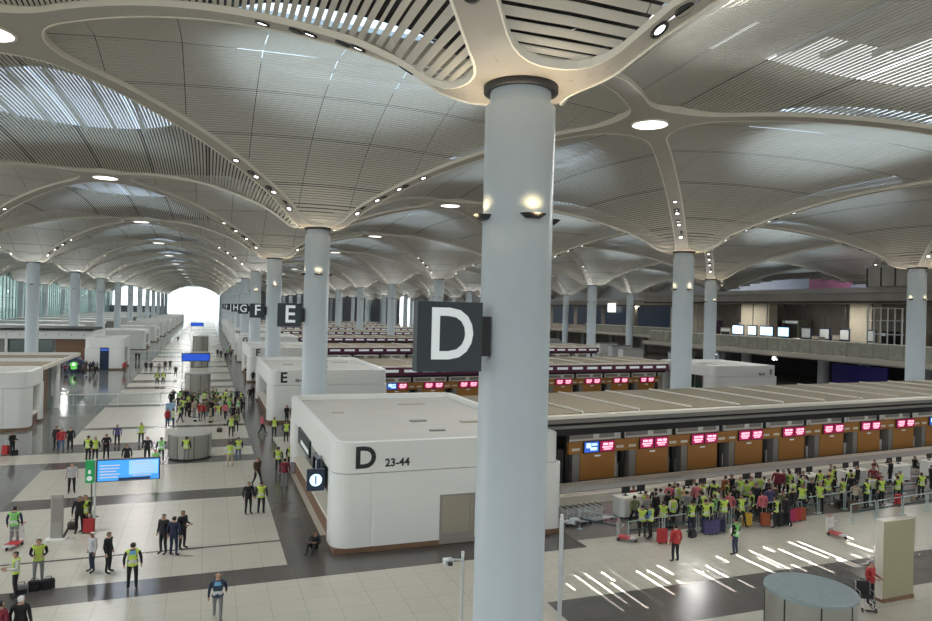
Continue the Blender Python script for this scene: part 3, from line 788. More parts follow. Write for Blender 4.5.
# ------------------------------------------------------------------ aisle furniture
r = empty('flight_board', (-3.55, 36.9, 0)); tag(r, 'bright blue flight information board with a green side panel on thin posts', 'sign')
m = MB(); m.box(-1.25, 1.52, -.1, .1, 2.4, 3.45, DARK); m.build('case', r)
SKY1 = mat('display_sky', (.1, .4, .9), emit=(.03, .30, .85), estr=.9); SKY2 = mat('display_pale', (.5, .8, 1), emit=(.16, .47, .88), estr=.9)
m = MB(); m.box(-1.2, 1.47, -.12, -.1, 2.44, 3.41, SKY1); m.box(.15, 1.42, -.125, -.12, 2.7, 3.36, SKY2); m.build('display', r)
m = MB()
rnd = random.Random(4)
for k in range(5): m.box(-1.1, -.2-rnd.uniform(0, .5), -.13, -.125, 2.58+k*.14, 2.64+k*.14, LETW)
for k in range(6): m.box(.3, 1.0+rnd.uniform(0, .35), -.135, -.13, 2.62+k*.14, 2.67+k*.14, LETW)
m.box(-.3, 1.1, -.135, -.13, 2.45, 2.56, NAVY); m.build('text_rows', r)
m = MB(); m.box(-1.72, -1.36, -.09, .09, 2.38, 3.45, GRN); m.build('side_panel', r)
m = MB()
m.disc((-1.54, -.1, 2.6), .12, LETW, 16, normal=(0, -1, 0)); m.box(-1.6, -1.48, -.105, -.095, 2.82, 3.0, LETW); m.build('pictogram', r)
for sx in (-1.305,):
    m = MB(); m.tube((sx, 0, 0), (sx, 0, 3.5), .05, CHROME); m.build('post', r)
for q, (x, y, z, w) in enumerate(((-1.3, 92, 3.85, 3.3), (-2.7, 198, 5.0, 3.2))):
    r = empty('flight_board', (x, y, 0)); tag(r, ['nearer blue flight board hanging over the aisle beyond the crowd', 'farthest small blue board over the aisle', 'thin blue board over the aisle between the two others'][q], 'sign')
    m = MB(); m.box(-w/2, w/2, -.1, .1, z, z+1.0, DARK); m.build('case', r)
    m = MB(); m.box(-w/2+.08, w/2-.08, -.12, -.1, z+.08, z+.92, mat('display_deep', (.02, .07, .5), emit=(.02, .10, .62), estr=.8)); m.build('display', r)
    m = MB(); m.tube((-w/2+.1, 0, 0), (-w/2+.1, 0, z), .05, CHROME); m.tube((w/2-.1, 0, 0), (w/2-.1, 0, z), .05, CHROME); m.build('frame', r)
CYL = mat('kiosk_cylinder_metal', (.33, .33, .29), .32, metal=.35)
CYLT2 = mat('kiosk_top_grey', (.36, .36, .33), .5)
CYLT = mat('kiosk_top_blue_grey', (.25, .315, .33), .5, noise=.15, nscale=4)
def cyl(x, y, h, rad, label):
    r = empty('round_info_kiosk', (x, y, 0)); tag(r, label, 'kiosk', 'round grey kiosks along the aisle')
    m = MB(); m.lathe([(rad, .1), (rad, h-.06)], CYL, 48); m.build('shell', r)
    m = MB(); m.lathe([(0, h), (rad-.08, h), (rad+.03, h-.02), (rad+.03, h-.1), (rad, h-.1)], CYLT if x > 5 else CYLT2, 48, smooth=False); m.build('top', r)
    m = MB(); m.lathe([(rad-.1, 0), (rad-.1, .1), (rad, .1)], BLACK, 48); m.build('plinth', r)
    m = MB()
    for k in range(8):
        a = k*PI/4+.2; x_, y_ = rad*math.cos(a), rad*math.sin(a); m.tube((x_, y_, .1), (x_, y_, h-.1), .025, DARK, 6)
    m.build('joints', r)
    return r
cyl(18.05, 16.6, 2.5, 1.33, 'round brushed metal kiosk with a blue-grey top at the bottom edge of the photo')
cyl(-1.0, 53.4, 1.75, 1.45, 'round grey kiosk in the aisle in front of the dense crowd')
cyl(-1.0, 91, 2.5, 1.5, 'round grey kiosk in the aisle behind the dense crowd')
cyl(-1.2, 129, 2.6, 1.5, 'grey kiosk in the aisle under the blue flight board')
cyl(-1.2, 139, 5.0, 1.4, 'tall dark kiosk in the aisle behind the blue flight board')
# square slab panel and wheelchair
r = empty('partition_slab', (25.75, 19.65, 0), .02); tag(r, 'tall olive-beige slab panel standing on the floor at the lower right', 'panel')
SLB = mat('slab_olive', (.37, .34, .22), .5, noise=.05, nscale=2)
m = MB(); m.box(-.88, .88, -.14, .14, .14, 3.15, SLB); m.build('panel', r)
m = MB(); m.box(-.91, -.88, -.16, .16, .14, 3.17, LIP); m.box(-.91, .9, -.16, .16, 3.15, 3.19, LIP); m.build('trim', r)
m = MB(); m.box(-.86, .86, -.2, .2, 0, .14, BROWN); m.build('base', r)
# two camera posts flanking the big column
def campost(x, y, h, s, label):
    r = empty('camera_post', (x, y, 0)); tag(r, label, 'post')
    m = MB(); m.tube((0, 0, 0), (0, 0, h), .07 if s > 0 else .04, CHROME, 10); m.box(-.2, .2, -.2, .2, 0, .04, STEEL); m.build('pole', r)
    m = MB(); m.path([(0, 0, h-.1), (s*.25, -.05, h-.05), (s*.45, -.05, h-.02)], .03, CHROME); m.build('arm', r)
    m = MB(); m.bbox(s*.45-.13, s*.45+.13, -.15, .1, h-.16, h-.02, CHROME, .03); m.bbox(s*.45-.06, s*.45+.06, -.28, -.15, h-.13, h-.05, DARK, .02); m.build('camera', r)
    m = MB(); m.tube((0, 0, h), (0, 0, h+.14), .05, WHITE); m.build('cap', r)
campost(6.95, 18.4, 4.0, -1, 'slim white post with a small camera head, left of the big column')
campost(10.6, 19.3, 4.5, 1, 'grey metal post with an angled camera arm, right of the big column')
# glass barriers across the aisle
def gbar(x0, x1, y, label):
    r = empty('glass_barrier', (x0, y, 0)); tag(r, label, 'barrier'); L = x1-x0
    m = MB(); m.box(0, L, -.02, .02, .1, 1.05, GL_C); m.build('glass_panel', r)
    m = MB(); m.box(0, L, -.05, .05, 1.05, 1.15, WHITE); m.build('top_rail', r)
    n = max(2, int(L/2))
    for k in range(n+1):
        m = MB(); m.tube((L*k/n, 0, 0), (L*k/n, 0, 1.06), .035, CHROME); m.build('post', r)
gbar(-15.2, -4.7, 82.5, 'long glass barrier with a white top rail across the left walkway')
gbar(-17, -2.5, 155, 'distant glass barrier with a white rail across the aisle')
# grey slim totem near the left, with base
r = empty('info_totem', (-6.3, 36.3, 0), -.12); tag(r, 'slim grey information totem on a flat base, left of the flight board', 'totem')
m = MB(); m.bbox(-.27, .27, -.06, .06, .06, 2.05, mat('totem_grey', (.34, .335, .30), .4), .05); m.build('body', r)
m = MB(); m.box(-.2, .2, -.075, -.06, .8, 1.9, GREYM); m.build('screen', r)
m = MB(); m.bbox(-.42, .42, -.3, .2, 0, .06, WHITE, .1); m.build('base', r)
m = MB(); m.tube((.3, -.1, .1), (.62, -.1, .75), .05, DARK); m.build('brace', r)
# stand with thin pole left of the dark person
r = empty('sign_stand', (-5.35, 39.5, 0)); tag(r, 'thin dark pole stand on a small cross foot beside the grey totem', 'stand')
m = MB(); m.tube((0, 0, 0), (0, 0, 2.6), .03, DARK); m.build('pole', r)
m = MB(); m.box(-.35, .35, -.03, .03, 0, .04, DARK); m.box(-.03, .03, -.35, .35, 0, .04, DARK); m.build('foot', r)
# small dome display with a green lamp in the left distance
r = empty('display_dome', (-19.2, 121, 0)); tag(r, 'dark blue rounded display dome with a green lit centre in the left distance', 'display')
m = MB(); m.lathe([(1.5, 0), (1.6, .8), (1.4, 1.6), (.9, 2.2), (0, 2.4)], NAVY, 24); m.build('shell', r)
m = MB(); m.disc((.2, -1.63, 1.1), .6, mat('green_lamp', (.1, .5, .1), emit=(.15, .55, .1), estr=.8), 20, normal=(0, -1, 0)); m.disc((.2, -1.66, 1.3), .18, STRIP, 12, normal=(0, -1, 0)); m.build('lamp', r)

# shop fronts and hanging sign boxes on the mezzanine deck
SHOPC = [mat('shop_taupe', (.30, .25, .20), .7), mat('shop_dark', (.05, .05, .055), .5), mat('shop_cream', (.55, .52, .44), .6), mat('shop_mauve', (.16, .11, .17), .6), mat('shop_greenish', (.18, .20, .15), .6)]
rnd = random.Random(9)
for q in range(14):
    y = 44+q*5.8; w = rnd.uniform(2.6, 5.0); h = rnd.uniform(2.4, 5.6); c = SHOPC[q % 5]
    r = empty('shop_front', (XM_+12.2, y, 5.5)); tag(r, '%s shop front set back on the right mezzanine deck' % ['taupe', 'dark', 'cream', 'mauve', 'greenish'][q % 5], 'shop front', '%s mezzanine shop fronts' % ['taupe', 'dark', 'cream', 'mauve', 'greenish'][q % 5])
    m = MB(); m.box(0, 3, 0, w, 0, h, c); m.build('body', r)
    m = MB(); m.box(-.05, 0, .3, w-.3, .3, h-.9, SHOPC[1]); m.build('opening', r)
    m = MB(); m.box(-.08, 0, .2, w-.2, h-.7, h-.25, LIP if q % 3 else LETW); m.build('sign_fascia', r)
for q in range(16):
    y = 46+q*5; r = MB(); c = [CHROME, GREYM, LIP][q % 3]
    hh = rnd.uniform(.8, 1.5)
    r.box(XM_+1.2, XM_+1.9, y, y+rnd.uniform(.6, 1.8), 5.5, 5.5+hh+1.2, c); r.box(XM_+1.25, XM_+1.85, y+.1, y+.5, 5.5+hh+1.2, 5.5+hh+1.3, DARK)
    o = r.build('display_cabinet'); tag(o, '%s cabinet standing behind the mezzanine balustrade' % ['pale', 'grey', 'cream'][q % 3], 'cabinet', '%s cabinets on the mezzanine' % ['pale', 'grey', 'cream'][q % 3])
for q in range(9):
    y = 130+q*13; r = empty('far_desk', (92+rnd.uniform(0, 12), y, 0), .05); tag(r, 'pale distant desk block on the floor below the far mezzanine', 'desk', 'far desk blocks')
    m = MB(); m.box(0, 6, 0, 2, 0, 2.6, WHITE if q % 2 else CHROME); m.build('body', r); m = MB(); m.box(-.1, 6.1, -.1, 2.1, 2.6, 2.8, GREYM); m.build('top', r)
STREAKS = [(14.63, 21.85, 25.46), (15.28, 23.88, 25.54), (15.08, 22.42, 23.88), (15.99, 24.45, 25.47), (15.67, 21.8, 24.32), (16.38, 21.91, 25.6), (13.8, 24.08, 24.82), (13.53, 21.62, 24.07), (13.01, 21.66, 23.52), (17.51, 23.53, 25.14), (17.37, 22.56, 23.51), (18.03, 23.6, 25.11), (18.73, 24.35, 25.43), (19.11, 21.92, 25.23), (18.4, 21.96, 23.75), (20.11, 22.05, 24.57), (20.86, 23.34, 24.79), (21.51, 24.04, 25.27), (22.27, 24.85, 25.64), (21.71, 22.18, 24.1), (21.07, 22.14, 23.09), (23.17, 23.08, 25.46), (24.13, 23.35, 25.72), (25.12, 25.31, 26.01), (24.05, 23.61, 25.01), (25.78, 22.46, 25.56), (26.96, 25.54, 26.27), (26.43, 22.62, 24.94), (27.08, 23.93, 25.51), (24.74, 22.93, 23.78), (27.45, 22.71, 26.1), (29.01, 25.28, 26.16), (27.29, 22.58, 23.7), (30.74, 25.61, 26.35), (29.82, 23.94, 25.27), (28.54, 23.54, 23.96)]
PEOPLE = [
(0.54, 25.41, 3.05, 'walk', 'B', 'nvy', 'gry', 'cap_bald', 'walking away at the bottom of the photo, reflective stripes on the back'),
(-6.44, 29.64, -1.22, 'hold', 'L', 'wht', 'blk', '', 'standing at the lower left edge, beside the dark backpacks'),
(-5.95, 30.86, 0.17, 'hold', 'L', 'blk', 'gry', '', 'standing behind the dark backpacks at the lower left'),
(-4.18, 31.51, -1.05, 'stand', 'W', 'wht', 'nvy', 'whitecap', 'wearing a white cap, facing the person in the black suit'),
(-3.56, 31.21, 1.22, 'stand', 'N', 'blk', 'blk', '', 'facing the person in the white cap'),
(-2.49, 29.21, 3.14, 'stand', 'L', 'blk', 'blk', '', 'seen from behind with a blue badge, at the edge of the dark floor band'),
(-1.61, 32.91, -0.7, 'stand', 'N', 'blk', 'blk', '', 'with an open white collar, leftmost of the trio talking in the aisle'),
(-1.17, 32.52, 2.62, 'stand', 'N', 'nvy', 'nvy', '', 'seen from behind, middle of the trio talking in the aisle'),
(-0.85, 33.35, 0.87, 'hold', 'N', 'blk', 'blk', '', 'rightmost of the trio talking in the aisle'),
(2.21, 38.0, 0.35, 'stand', 'N', 'blk', 'blk', '', 'carrying a white bag, left of the person in a lime vest near the D kiosk'),
(2.85, 37.82, 2.97, 'stand', 'L', 'blk', 'blk', '', 'seen from behind, in front of the dark floor strip left of the D kiosk'),
(3.03, 43.75, 0.52, 'walk', 'N', 'brn', 'blk', '', 'walking alone in the aisle left of the D kiosk'),
(4.57, 47.1, 2.79, 'stand', 'L', 'blk', 'blk', '', 'standing with legs apart left of the D kiosk screen'),
(5.39, 47.48, 0.52, 'stand', 'L', 'blk', 'blk', '', 'close to the D kiosk flank, right of another lime vest'),
(4.58, 43.1, 2.97, 'stand', 'N', 'mar', 'gry', '', 'standing left of the D kiosk corner'),
(4.53, 61.14, 1.4, 'walk', 'N', 'pnk', 'blk', '', 'striding left in front of the E kiosk'),
(5.4, 59.76, 0.17, 'stand', 'L', 'blk', 'blk', '', 'slim, between the pink jacket and the D kiosk'),
(6.13, 57.36, 0.17, 'stand', 'L', 'blk', 'blk', '', 'nearest of the pair beside the rear end of the D kiosk'),
(7.08, 66.11, 0.7, 'hold', 'N', 'blk', 'blk', '', 'dark figure beside the rear corner of the D kiosk, left one'),
(7.72, 66.55, 0.0, 'stand', 'N', 'blk', 'blk', '', 'dark figure beside the rear corner of the D kiosk, right one'),
(2.01, 60.52, 0.0, 'stand', 'L', 'blk', 'blk', '', 'standing apart below the dense crowd'),
(2.49, 62.81, 3.49, 'stand', 'N', 'olv', 'blk', '', 'standing beside a lime vest below the dense crowd'),
(1.62, 49.34, 3.14, 'stand', 'L', 'wht', 'tan', '', 'in pale trousers on the dark band right of the round kiosk'),
(2.21, 51.11, 3.32, 'stand', 'L', 'blk', 'jns', '', 'on the dark band right of the round kiosk, in blue trousers'),
(-2.82, 52.02, 3.05, 'stand', 'G', 'blk', 'blk', '', 'left of the round kiosk in the aisle'),
(-1.21, 51.95, 2.79, 'stand', 'L', 'blk', 'gry', '', 'in front of the round kiosk in the aisle'),
(-2.91, 47.63, 0.17, 'stand', 'G', 'wht', 'blk', '', 'just right of the bright flight board'),
(-7.9, 35.94, 3.05, 'stand', 'G', 'nvy', 'gry', '', 'pushing a luggage trolley at the left edge'),
(-5.49, 36.98, 0.0, 'stand', 'N', 'blk', 'blk', '', 'carrying a dark bag behind the pair with the white cap'),
(-5.27, 37.07, -0.7, 'stand', 'L', 'blk', 'blk', '', 'beside the upright red suitcase'),
(-7.09, 44.81, 0.17, 'stand', 'N', 'lgr', 'blk', '', 'in a pale grey jacket, left of the flight board'),
(-7.51, 53.51, 2.62, 'stand', 'L', 'blk', 'blk', '', 'left one of the pair above the flight board'),
(-7.07, 53.4, 0.52, 'stand', 'L', 'blk', 'blk', '', 'right one of the pair above the flight board'),
(-6.45, 53.9, 0.35, 'hold', 'N', 'blk', 'blk', '', 'right of the two lime vests above the flight board'),
(-6.28, 58.58, 0.17, 'stand', 'N', 'pur', 'blk', '', 'in a long purple-blue coat'),
(-4.66, 59.01, 0.17, 'stand', 'L', 'wht', 'blk', '', 'alone on the light floor above the flight board'),
(-4.77, 50.06, 0.0, 'stand', 'N', 'blk', 'blk', '', 'only the head showing above the flight board'),
(-3.72, 52.25, 0.0, 'stand', 'N', 'blk', 'blk', '', 'behind the right end of the flight board'),
(-9.77, 57.13, 0.17, 'stand', 'N', 'red', 'jns', '', 'in jeans, left of a dark figure near the left walkway'),
(-9.24, 57.37, 0.35, 'stand', 'N', 'blk', 'blk', '', 'right of the red jacket near the left walkway'),
(-10.24, 57.98, -0.52, 'stand', 'N', 'blk', 'blk', '', 'with a dark bag, left of the red jacket'),
(-12.66, 56.43, 1.05, 'hold', 'N', 'blk', 'blk', '', 'with a red suitcase near the left white kiosk'),
(19.8, 25.56, 3.14, 'stand', 'N', 'red', 'blk', '', 'walking with a red suitcase in front of the queue barrier'),
(23.1, 25.51, 3.49, 'stand', 'G', 'blk', 'nvy', '', 'large, with black and white sleeves, in front of the queue'),
(24.33, 19.55, 0.17, 'hold', 'N', 'red', 'blk', '', 'behind the wheelchair beside the slab panel'),
(-9.01, 120.04, 0.0, 'stand', 'N', 'blk', 'blk', '', 'farthest left in the small group in mid aisle'),
(-8.29, 119.98, 0.52, 'stand', 'N', 'blk', 'blk', '', 'second from left in the small group in mid aisle'),
(-7.01, 118.17, 0.0, 'stand', 'N', 'gry', 'blk', '', 'greyish, in the small group in mid aisle'),
(-6.33, 121.57, 0.0, 'stand', 'N', 'blk', 'blk', '', 'fourth in the small group in mid aisle'),
(-5.67, 123.33, 0.0, 'hold', 'N', 'blk', 'blk', '', 'fifth in the small group in mid aisle'),
(-4.35, 111.57, 0.0, 'walk', 'N', 'blk', 'blk', '', 'rightmost of the small group in mid aisle'),
(-6.24, 101.56, 0.0, 'stand', 'L', 'blk', 'blk', '', 'left one of the two lime vests in mid aisle'),
(-5.49, 101.46, 0.35, 'stand', 'L', 'blk', 'blk', '', 'right one of the two lime vests in mid aisle'),
(2.02, 153.08, 0.0, 'stand', 'N', 'blk', 'blk', '', 'leftmost of the far group near the right side of the aisle'),
(2.66, 150.23, 0.0, 'stand', 'N', 'nvy', 'blk', '', 'second of the far group near the right side of the aisle'),
(3.36, 142.24, 0.0, 'walk', 'N', 'blk', 'blk', '', 'nearest of the far group near the right side of the aisle'),
(4.09, 153.08, 0.0, 'stand', 'G', 'blk', 'blk', '', 'green vest in the far group near the right side of the aisle'),
(4.56, 148.82, 0.0, 'stand', 'N', 'blk', 'blk', '', 'rightmost of the far group near the right side of the aisle'),
(5.55, 109.03, 0.0, 'stand', 'N', 'blk', 'blk', '', 'beside the left flank of the E kiosk'),
(6.15, 101.92, 0.52, 'stand', 'N', 'blk', 'blk', '', 'nearer of the two beside the E kiosk flank'),
(-12.0, 118.61, 0.0, 'walk', 'N', 'red', 'blk', '', 'walking in the far left walkway'),
(-7.87, 212.42, 0.0, 'stand', 'N', 'blk', 'blk', '', 'tiny, beyond the far glass barrier'),
(-1.19, 207.94, 0.0, 'stand', 'N', 'blk', 'blk', '', 'tiny, on the right of the far glass barrier'),
]
CROWD_AISLE = [(-3.16, 66.61, 0.77, 'stand', 'N', 'red', 'nvy'), (-2.67, 65.97, 1.52, 'hold', 'L', 'wht', 'nvy'), (-2.23, 68.61, 1.85, 'walk', 'L', 'blk', 'nvy'), (-1.7, 72.11, 2.78, 'stand', 'N', 'blk', 'blk'), (-0.58, 69.43, 1.51, 'stand', 'N', 'red', 'blk'), (-0.23, 69.96, 2.65, 'stand', 'N', 'red', 'nvy'), (1.1, 69.09, -2.96, 'stand', 'L', 'red', 'wht'), (2.21, 73.98, -0.22, 'walk', 'L', 'wht', 'nvy'), (2.38, 67.09, 2.79, 'stand', 'N', 'blk', 'blk'), (-1.05, 71.35, 0.94, 'stand', 'N', 'tan', 'gry'), (-3.43, 78.61, 2.52, 'stand', 'N', 'blk', 'blk'), (-3.34, 80.89, -2.43, 'hold', 'N', 'nvy', 'blk'), (-2.63, 75.6, -0.19, 'stand', 'N', 'blk', 'blk'), (-2.31, 76.94, -1.59, 'stand', 'N', 'brn', 'blk'), (-2.03, 80.66, 0.27, 'stand', 'N', 'blk', 'blk'), (-1.71, 76.12, 0.46, 'stand', 'L', 'blk', 'blk'), (-1.36, 77.49, -3.06, 'hold', 'N', 'blk', 'blk'), (-0.93, 75.27, -1.78, 'walk', 'G', 'blk', 'blk'), (-0.8, 79.66, -1.39, 'stand', 'N', 'grn', 'blk'), (-0.19, 78.78, 2.62, 'stand', 'L', 'wht', 'blk'), (0.0, 81.11, 1.67, 'stand', 'L', 'blk', 'blk'), (0.31, 75.74, -2.14, 'stand', 'N', 'grn', 'blk'), (0.72, 80.98, 1.87, 'walk', 'N', 'olv', 'blk'), (1.03, 80.12, -2.27, 'stand', 'G', 'blk', 'blk'), (1.07, 74.89, 0.74, 'stand', 'N', 'olv', 'gry'), (1.32, 72.15, -2.35, 'stand', 'N', 'wht', 'blk'), (1.69, 76.93, -3.13, 'hold', 'L', 'blk', 'blk'), (2.04, 79.15, 2.33, 'stand', 'L', 'wht', 'blk'), (2.52, 78.28, -1.83, 'stand', 'G', 'blk', 'blk'), (2.85, 75.98, -1.79, 'stand', 'N', 'blk', 'blk'), (3.22, 80.54, 3.03, 'stand', 'N', 'nvy', 'blk'), (3.26, 73.78, 2.34, 'hold', 'N', 'blk', 'blk'), (3.57, 78.87, -1.32, 'walk', 'L', 'blk', 'blk'), (3.61, 75.12, 2.9, 'stand', 'N', 'gry', 'blk'), (4.67, 81.96, 0.25, 'stand', 'N', 'blk', 'blk'), (5.1, 83.63, 1.12, 'stand', 'N', 'blk', 'blk'), (0.49, 71.67, -1.85, 'stand', 'N', 'blk', 'tan'), (1.73, 69.56, 2.77, 'walk', 'N', 'pnk', 'blk'), (-1.47, 71.81, 1.2, 'stand', 'N', 'blk', 'blk'), (-2.61, 79.44, 2.93, 'stand', 'G', 'blk', 'nvy'), (1.15, 76.37, 2.47, 'stand', 'L', 'brn', 'nvy'), (0.67, 71.96, -1.26, 'hold', 'L', 'blk', 'nvy'), (-1.67, 81.97, -0.87, 'stand', 'N', 'gry', 'nvy'), (0.06, 71.95, -2.1, 'stand', 'N', 'olv', 'gry'), (-2.31, 73.39, -2.23, 'stand', 'L', 'gry', 'nvy'), (-2.53, 81.63, -2.73, 'stand', 'N', 'olv', 'blk'), (0.19, 74.57, -1.25, 'hold', 'N', 'gry', 'blk'), (0.91, 75.55, 0.65, 'walk', 'N', 'brn', 'blk'), (-1.98, 72.87, -3.12, 'stand', 'L', 'olv', 'nvy'), (-1.23, 77.91, 1.12, 'stand', 'L', 'blk', 'blk'), (2.06, 80.34, -1.02, 'stand', 'N', 'olv', 'gry'), (3.06, 72.01, -1.19, 'stand', 'G', 'gry', 'blk'), (-1.07, 77.96, 2.0, 'walk', 'N', 'gry', 'blk'), (2.16, 72.05, -0.12, 'stand', 'G', 'blk', 'gry')]
CROWD_QUEUE = [(20.3, 28.8, 2.4, 'stand', 'L', 'nvy', 'blk'), (20.6, 28.55, 3.81, 'hold', 'L', 'blu', 'blk'), (20.83, 30.27, 2.97, 'walk', 'N', 'olv', 'blk'), (22.32, 30.54, 3.46, 'stand', 'N', 'blk', 'blk'), (22.9, 30.91, 2.86, 'stand', 'N', 'wht', 'blk'), (23.21, 30.64, 3.18, 'stand', 'N', 'blk', 'blk'), (24.64, 31.74, 3.57, 'stand', 'L', 'wht', 'blk'), (26.2, 33.15, 1.29, 'walk', 'L', 'wht', 'blk'), (22.67, 29.58, 3.35, 'stand', 'L', 'wht', 'blk'), (23.21, 28.76, 3.23, 'stand', 'L', 'grn', 'nvy'), (23.91, 28.55, 2.88, 'stand', 'L', 'blk', 'nvy'), (24.36, 28.76, 3.44, 'hold', 'L', 'wht', 'nvy'), (24.93, 29.1, 3.56, 'stand', 'G', 'blk', 'nvy'), (25.28, 28.83, 2.89, 'stand', 'L', 'blk', 'gry'), (26.98, 31.69, 2.81, 'stand', 'L', 'blk', 'blk'), (28.59, 32.49, 3.2, 'stand', 'N', 'org', 'brn'), (29.1, 32.57, 0.21, 'hold', 'N', 'blk', 'blk'), (26.56, 28.98, -0.14, 'walk', 'L', 'blk', 'blk'), (27.5, 29.25, 3.98, 'stand', 'L', 'blk', 'blk'), (30.67, 32.14, 2.94, 'stand', 'L', 'wht', 'blk'), (30.89, 31.86, 1.12, 'stand', 'N', 'wht', 'blk'), (28.09, 29.08, 3.03, 'stand', 'N', 'pnk', 'blk'), (28.89, 30.36, -1.02, 'walk', 'N', 'blk', 'blk'), (29.32, 29.85, 2.75, 'stand', 'N', 'pur', 'blk'), (32.89, 32.88, 2.39, 'stand', 'N', 'mar', 'blk'), (33.45, 32.5, 3.23, 'stand', 'L', 'grn', 'blk'), (34.45, 32.93, -0.92, 'hold', 'N', 'blk', 'blk'), (33.21, 31.44, 3.43, 'stand', 'L', 'blk', 'blk'), (35.8, 33.05, 2.85, 'stand', 'L', 'blk', 'blk'), (37.49, 32.84, 1.07, 'stand', 'L', 'blk', 'blk'), (35.0, 30.08, 3.34, 'stand', 'L', 'olv', 'blk'), (32.8, 29.66, -0.98, 'hold', 'L', 'blk', 'blk'), (32.99, 30.43, -0.17, 'walk', 'N', 'blk', 'blk'), (31.64, 29.79, -1.1, 'stand', 'L', 'blk', 'blk'), (29.9, 30.08, 3.48, 'stand', 'N', 'brn', 'tan'), (29.46, 29.06, -1.37, 'stand', 'N', 'olv', 'blk'), (28.11, 28.19, 3.55, 'stand', 'L', 'blk', 'blk'), (28.97, 28.3, 2.88, 'walk', 'N', 'blk', 'blk'), (40.04, 32.16, -1.0, 'stand', 'N', 'mar', 'nvy'), (36.24, 29.53, 3.23, 'stand', 'L', 'blk', 'blk'), (37.93, 29.92, -0.06, 'stand', 'L', 'blk', 'blk'), (39.13, 29.82, 3.1, 'hold', 'L', 'blk', 'blk'), (41.75, 30.24, 2.83, 'stand', 'L', 'blk', 'blk'), (42.89, 33.21, 3.52, 'stand', 'N', 'blk', 'blk'), (38.99, 32.44, 3.96, 'stand', 'N', 'blk', 'blk'), (40.97, 33.72, 1.29, 'stand', 'N', 'wht', 'blk'), (44.65, 31.68, 1.01, 'hold', 'N', 'blk', 'blk'), (24.86, 30.18, 3.8, 'walk', 'N', 'blk', 'blk'), (23.94, 30.08, 2.6, 'stand', 'N', 'gry', 'blk'), (27.47, 30.56, 2.6, 'stand', 'N', 'blk', 'blk'), (28.91, 31.15, 2.87, 'stand', 'L', 'wht', 'blk'), (30.8, 31.45, 0.34, 'stand', 'N', 'blk', 'blk'), (31.71, 30.58, 3.23, 'walk', 'L', 'wht', 'blk'), (33.69, 31.53, 3.92, 'stand', 'N', 'wht', 'gry'), (36.9, 31.1, 2.85, 'stand', 'N', 'blk', 'blk'), (34.66, 30.82, 2.63, 'stand', 'L', 'blk', 'gry'), (26.14, 30.37, 1.3, 'hold', 'L', 'wht', 'nvy'), (21.71, 29.02, 2.31, 'stand', 'L', 'blk', 'blk'), (21.59, 30.22, 0.19, 'stand', 'N', 'gry', 'blk'), (26.2, 29.44, -0.99, 'stand', 'N', 'pnk', 'blk'), (30.15, 29.05, 3.32, 'stand', 'N', 'blk', 'blk'), (35.21, 29.4, 2.66, 'hold', 'N', 'tan', 'blk'), (38.0, 30.57, -1.2, 'walk', 'L', 'blk', 'nvy'), (27.0, 32.29, 3.5, 'stand', 'N', 'blk', 'blk'), (26.17, 32.32, -0.9, 'stand', 'N', 'tan', 'blk'), (24.91, 30.04, 2.72, 'stand', 'L', 'wht', 'nvy'), (21.82, 30.71, 1.29, 'stand', 'L', 'pnk', 'nvy'), (24.69, 31.28, 3.7, 'walk', 'L', 'pnk', 'blk'), (26.24, 32.63, 2.5, 'stand', 'L', 'blk', 'blk'), (37.57, 31.73, 2.59, 'stand', 'L', 'blk', 'nvy'), (39.02, 30.89, 0.0, 'stand', 'N', 'mar', 'nvy'), (30.03, 32.18, -0.84, 'hold', 'L', 'pnk', 'blk'), (22.8, 32.1, 2.46, 'stand', 'N', 'blk', 'nvy'), (25.8, 33.23, 2.78, 'stand', 'N', 'pnk', 'blk'), (40.43, 30.65, -0.06, 'stand', 'L', 'wht', 'nvy'), (29.33, 32.09, -0.23, 'stand', 'L', 'gry', 'nvy'), (39.8, 30.42, 0.13, 'hold', 'N', 'wht', 'blk'), (37.82, 30.46, 2.94, 'walk', 'N', 'wht', 'blk'), (27.89, 31.53, 0.8, 'stand', 'L', 'blk', 'blk'), (33.72, 32.01, 2.93, 'stand', 'N', 'wht', 'nvy'), (24.2, 31.88, 2.92, 'stand', 'N', 'pnk', 'blk'), (36.38, 32.19, 3.51, 'stand', 'L', 'pnk', 'nvy'), (34.1, 33.24, 3.29, 'walk', 'N', 'wht', 'blk')]
CROWD_LEFT = [(-20.83, 121.01, 0.54, 'stand', 'N', 'gry', 'blk'), (-19.59, 116.11, 0.78, 'hold', 'N', 'mar', 'blk'), (-18.81, 114.52, -2.01, 'walk', 'N', 'blk', 'blk'), (-19.74, 122.62, 1.63, 'stand', 'N', 'nvy', 'blk'), (-20.2, 128.06, -2.01, 'stand', 'N', 'nvy', 'blk'), (-18.12, 117.53, 1.37, 'stand', 'N', 'nvy', 'blk'), (-18.22, 120.8, 3.06, 'stand', 'N', 'gry', 'blk'), (-19.47, 131.91, 3.01, 'walk', 'N', 'mar', 'blk'), (-17.78, 122.47, -2.1, 'stand', 'N', 'brn', 'blk'), (-16.73, 119.02, 2.46, 'stand', 'N', 'nvy', 'blk'), (-16.79, 122.39, -2.45, 'stand', 'N', 'nvy', 'blk'), (-15.77, 118.93, 2.94, 'hold', 'N', 'gry', 'blk'), (-16.97, 114.34, -0.11, 'stand', 'N', 'brn', 'blk'), (-20.92, 128.1, 0.3, 'stand', 'N', 'gry', 'blk'), (-15.18, 112.68, -0.53, 'stand', 'N', 'blk', 'blk'), (-12.46, 142.66, -0.94, 'stand', 'N', 'blk', 'blk'), (-11.95, 142.65, 1.02, 'hold', 'N', 'blk', 'blk')]
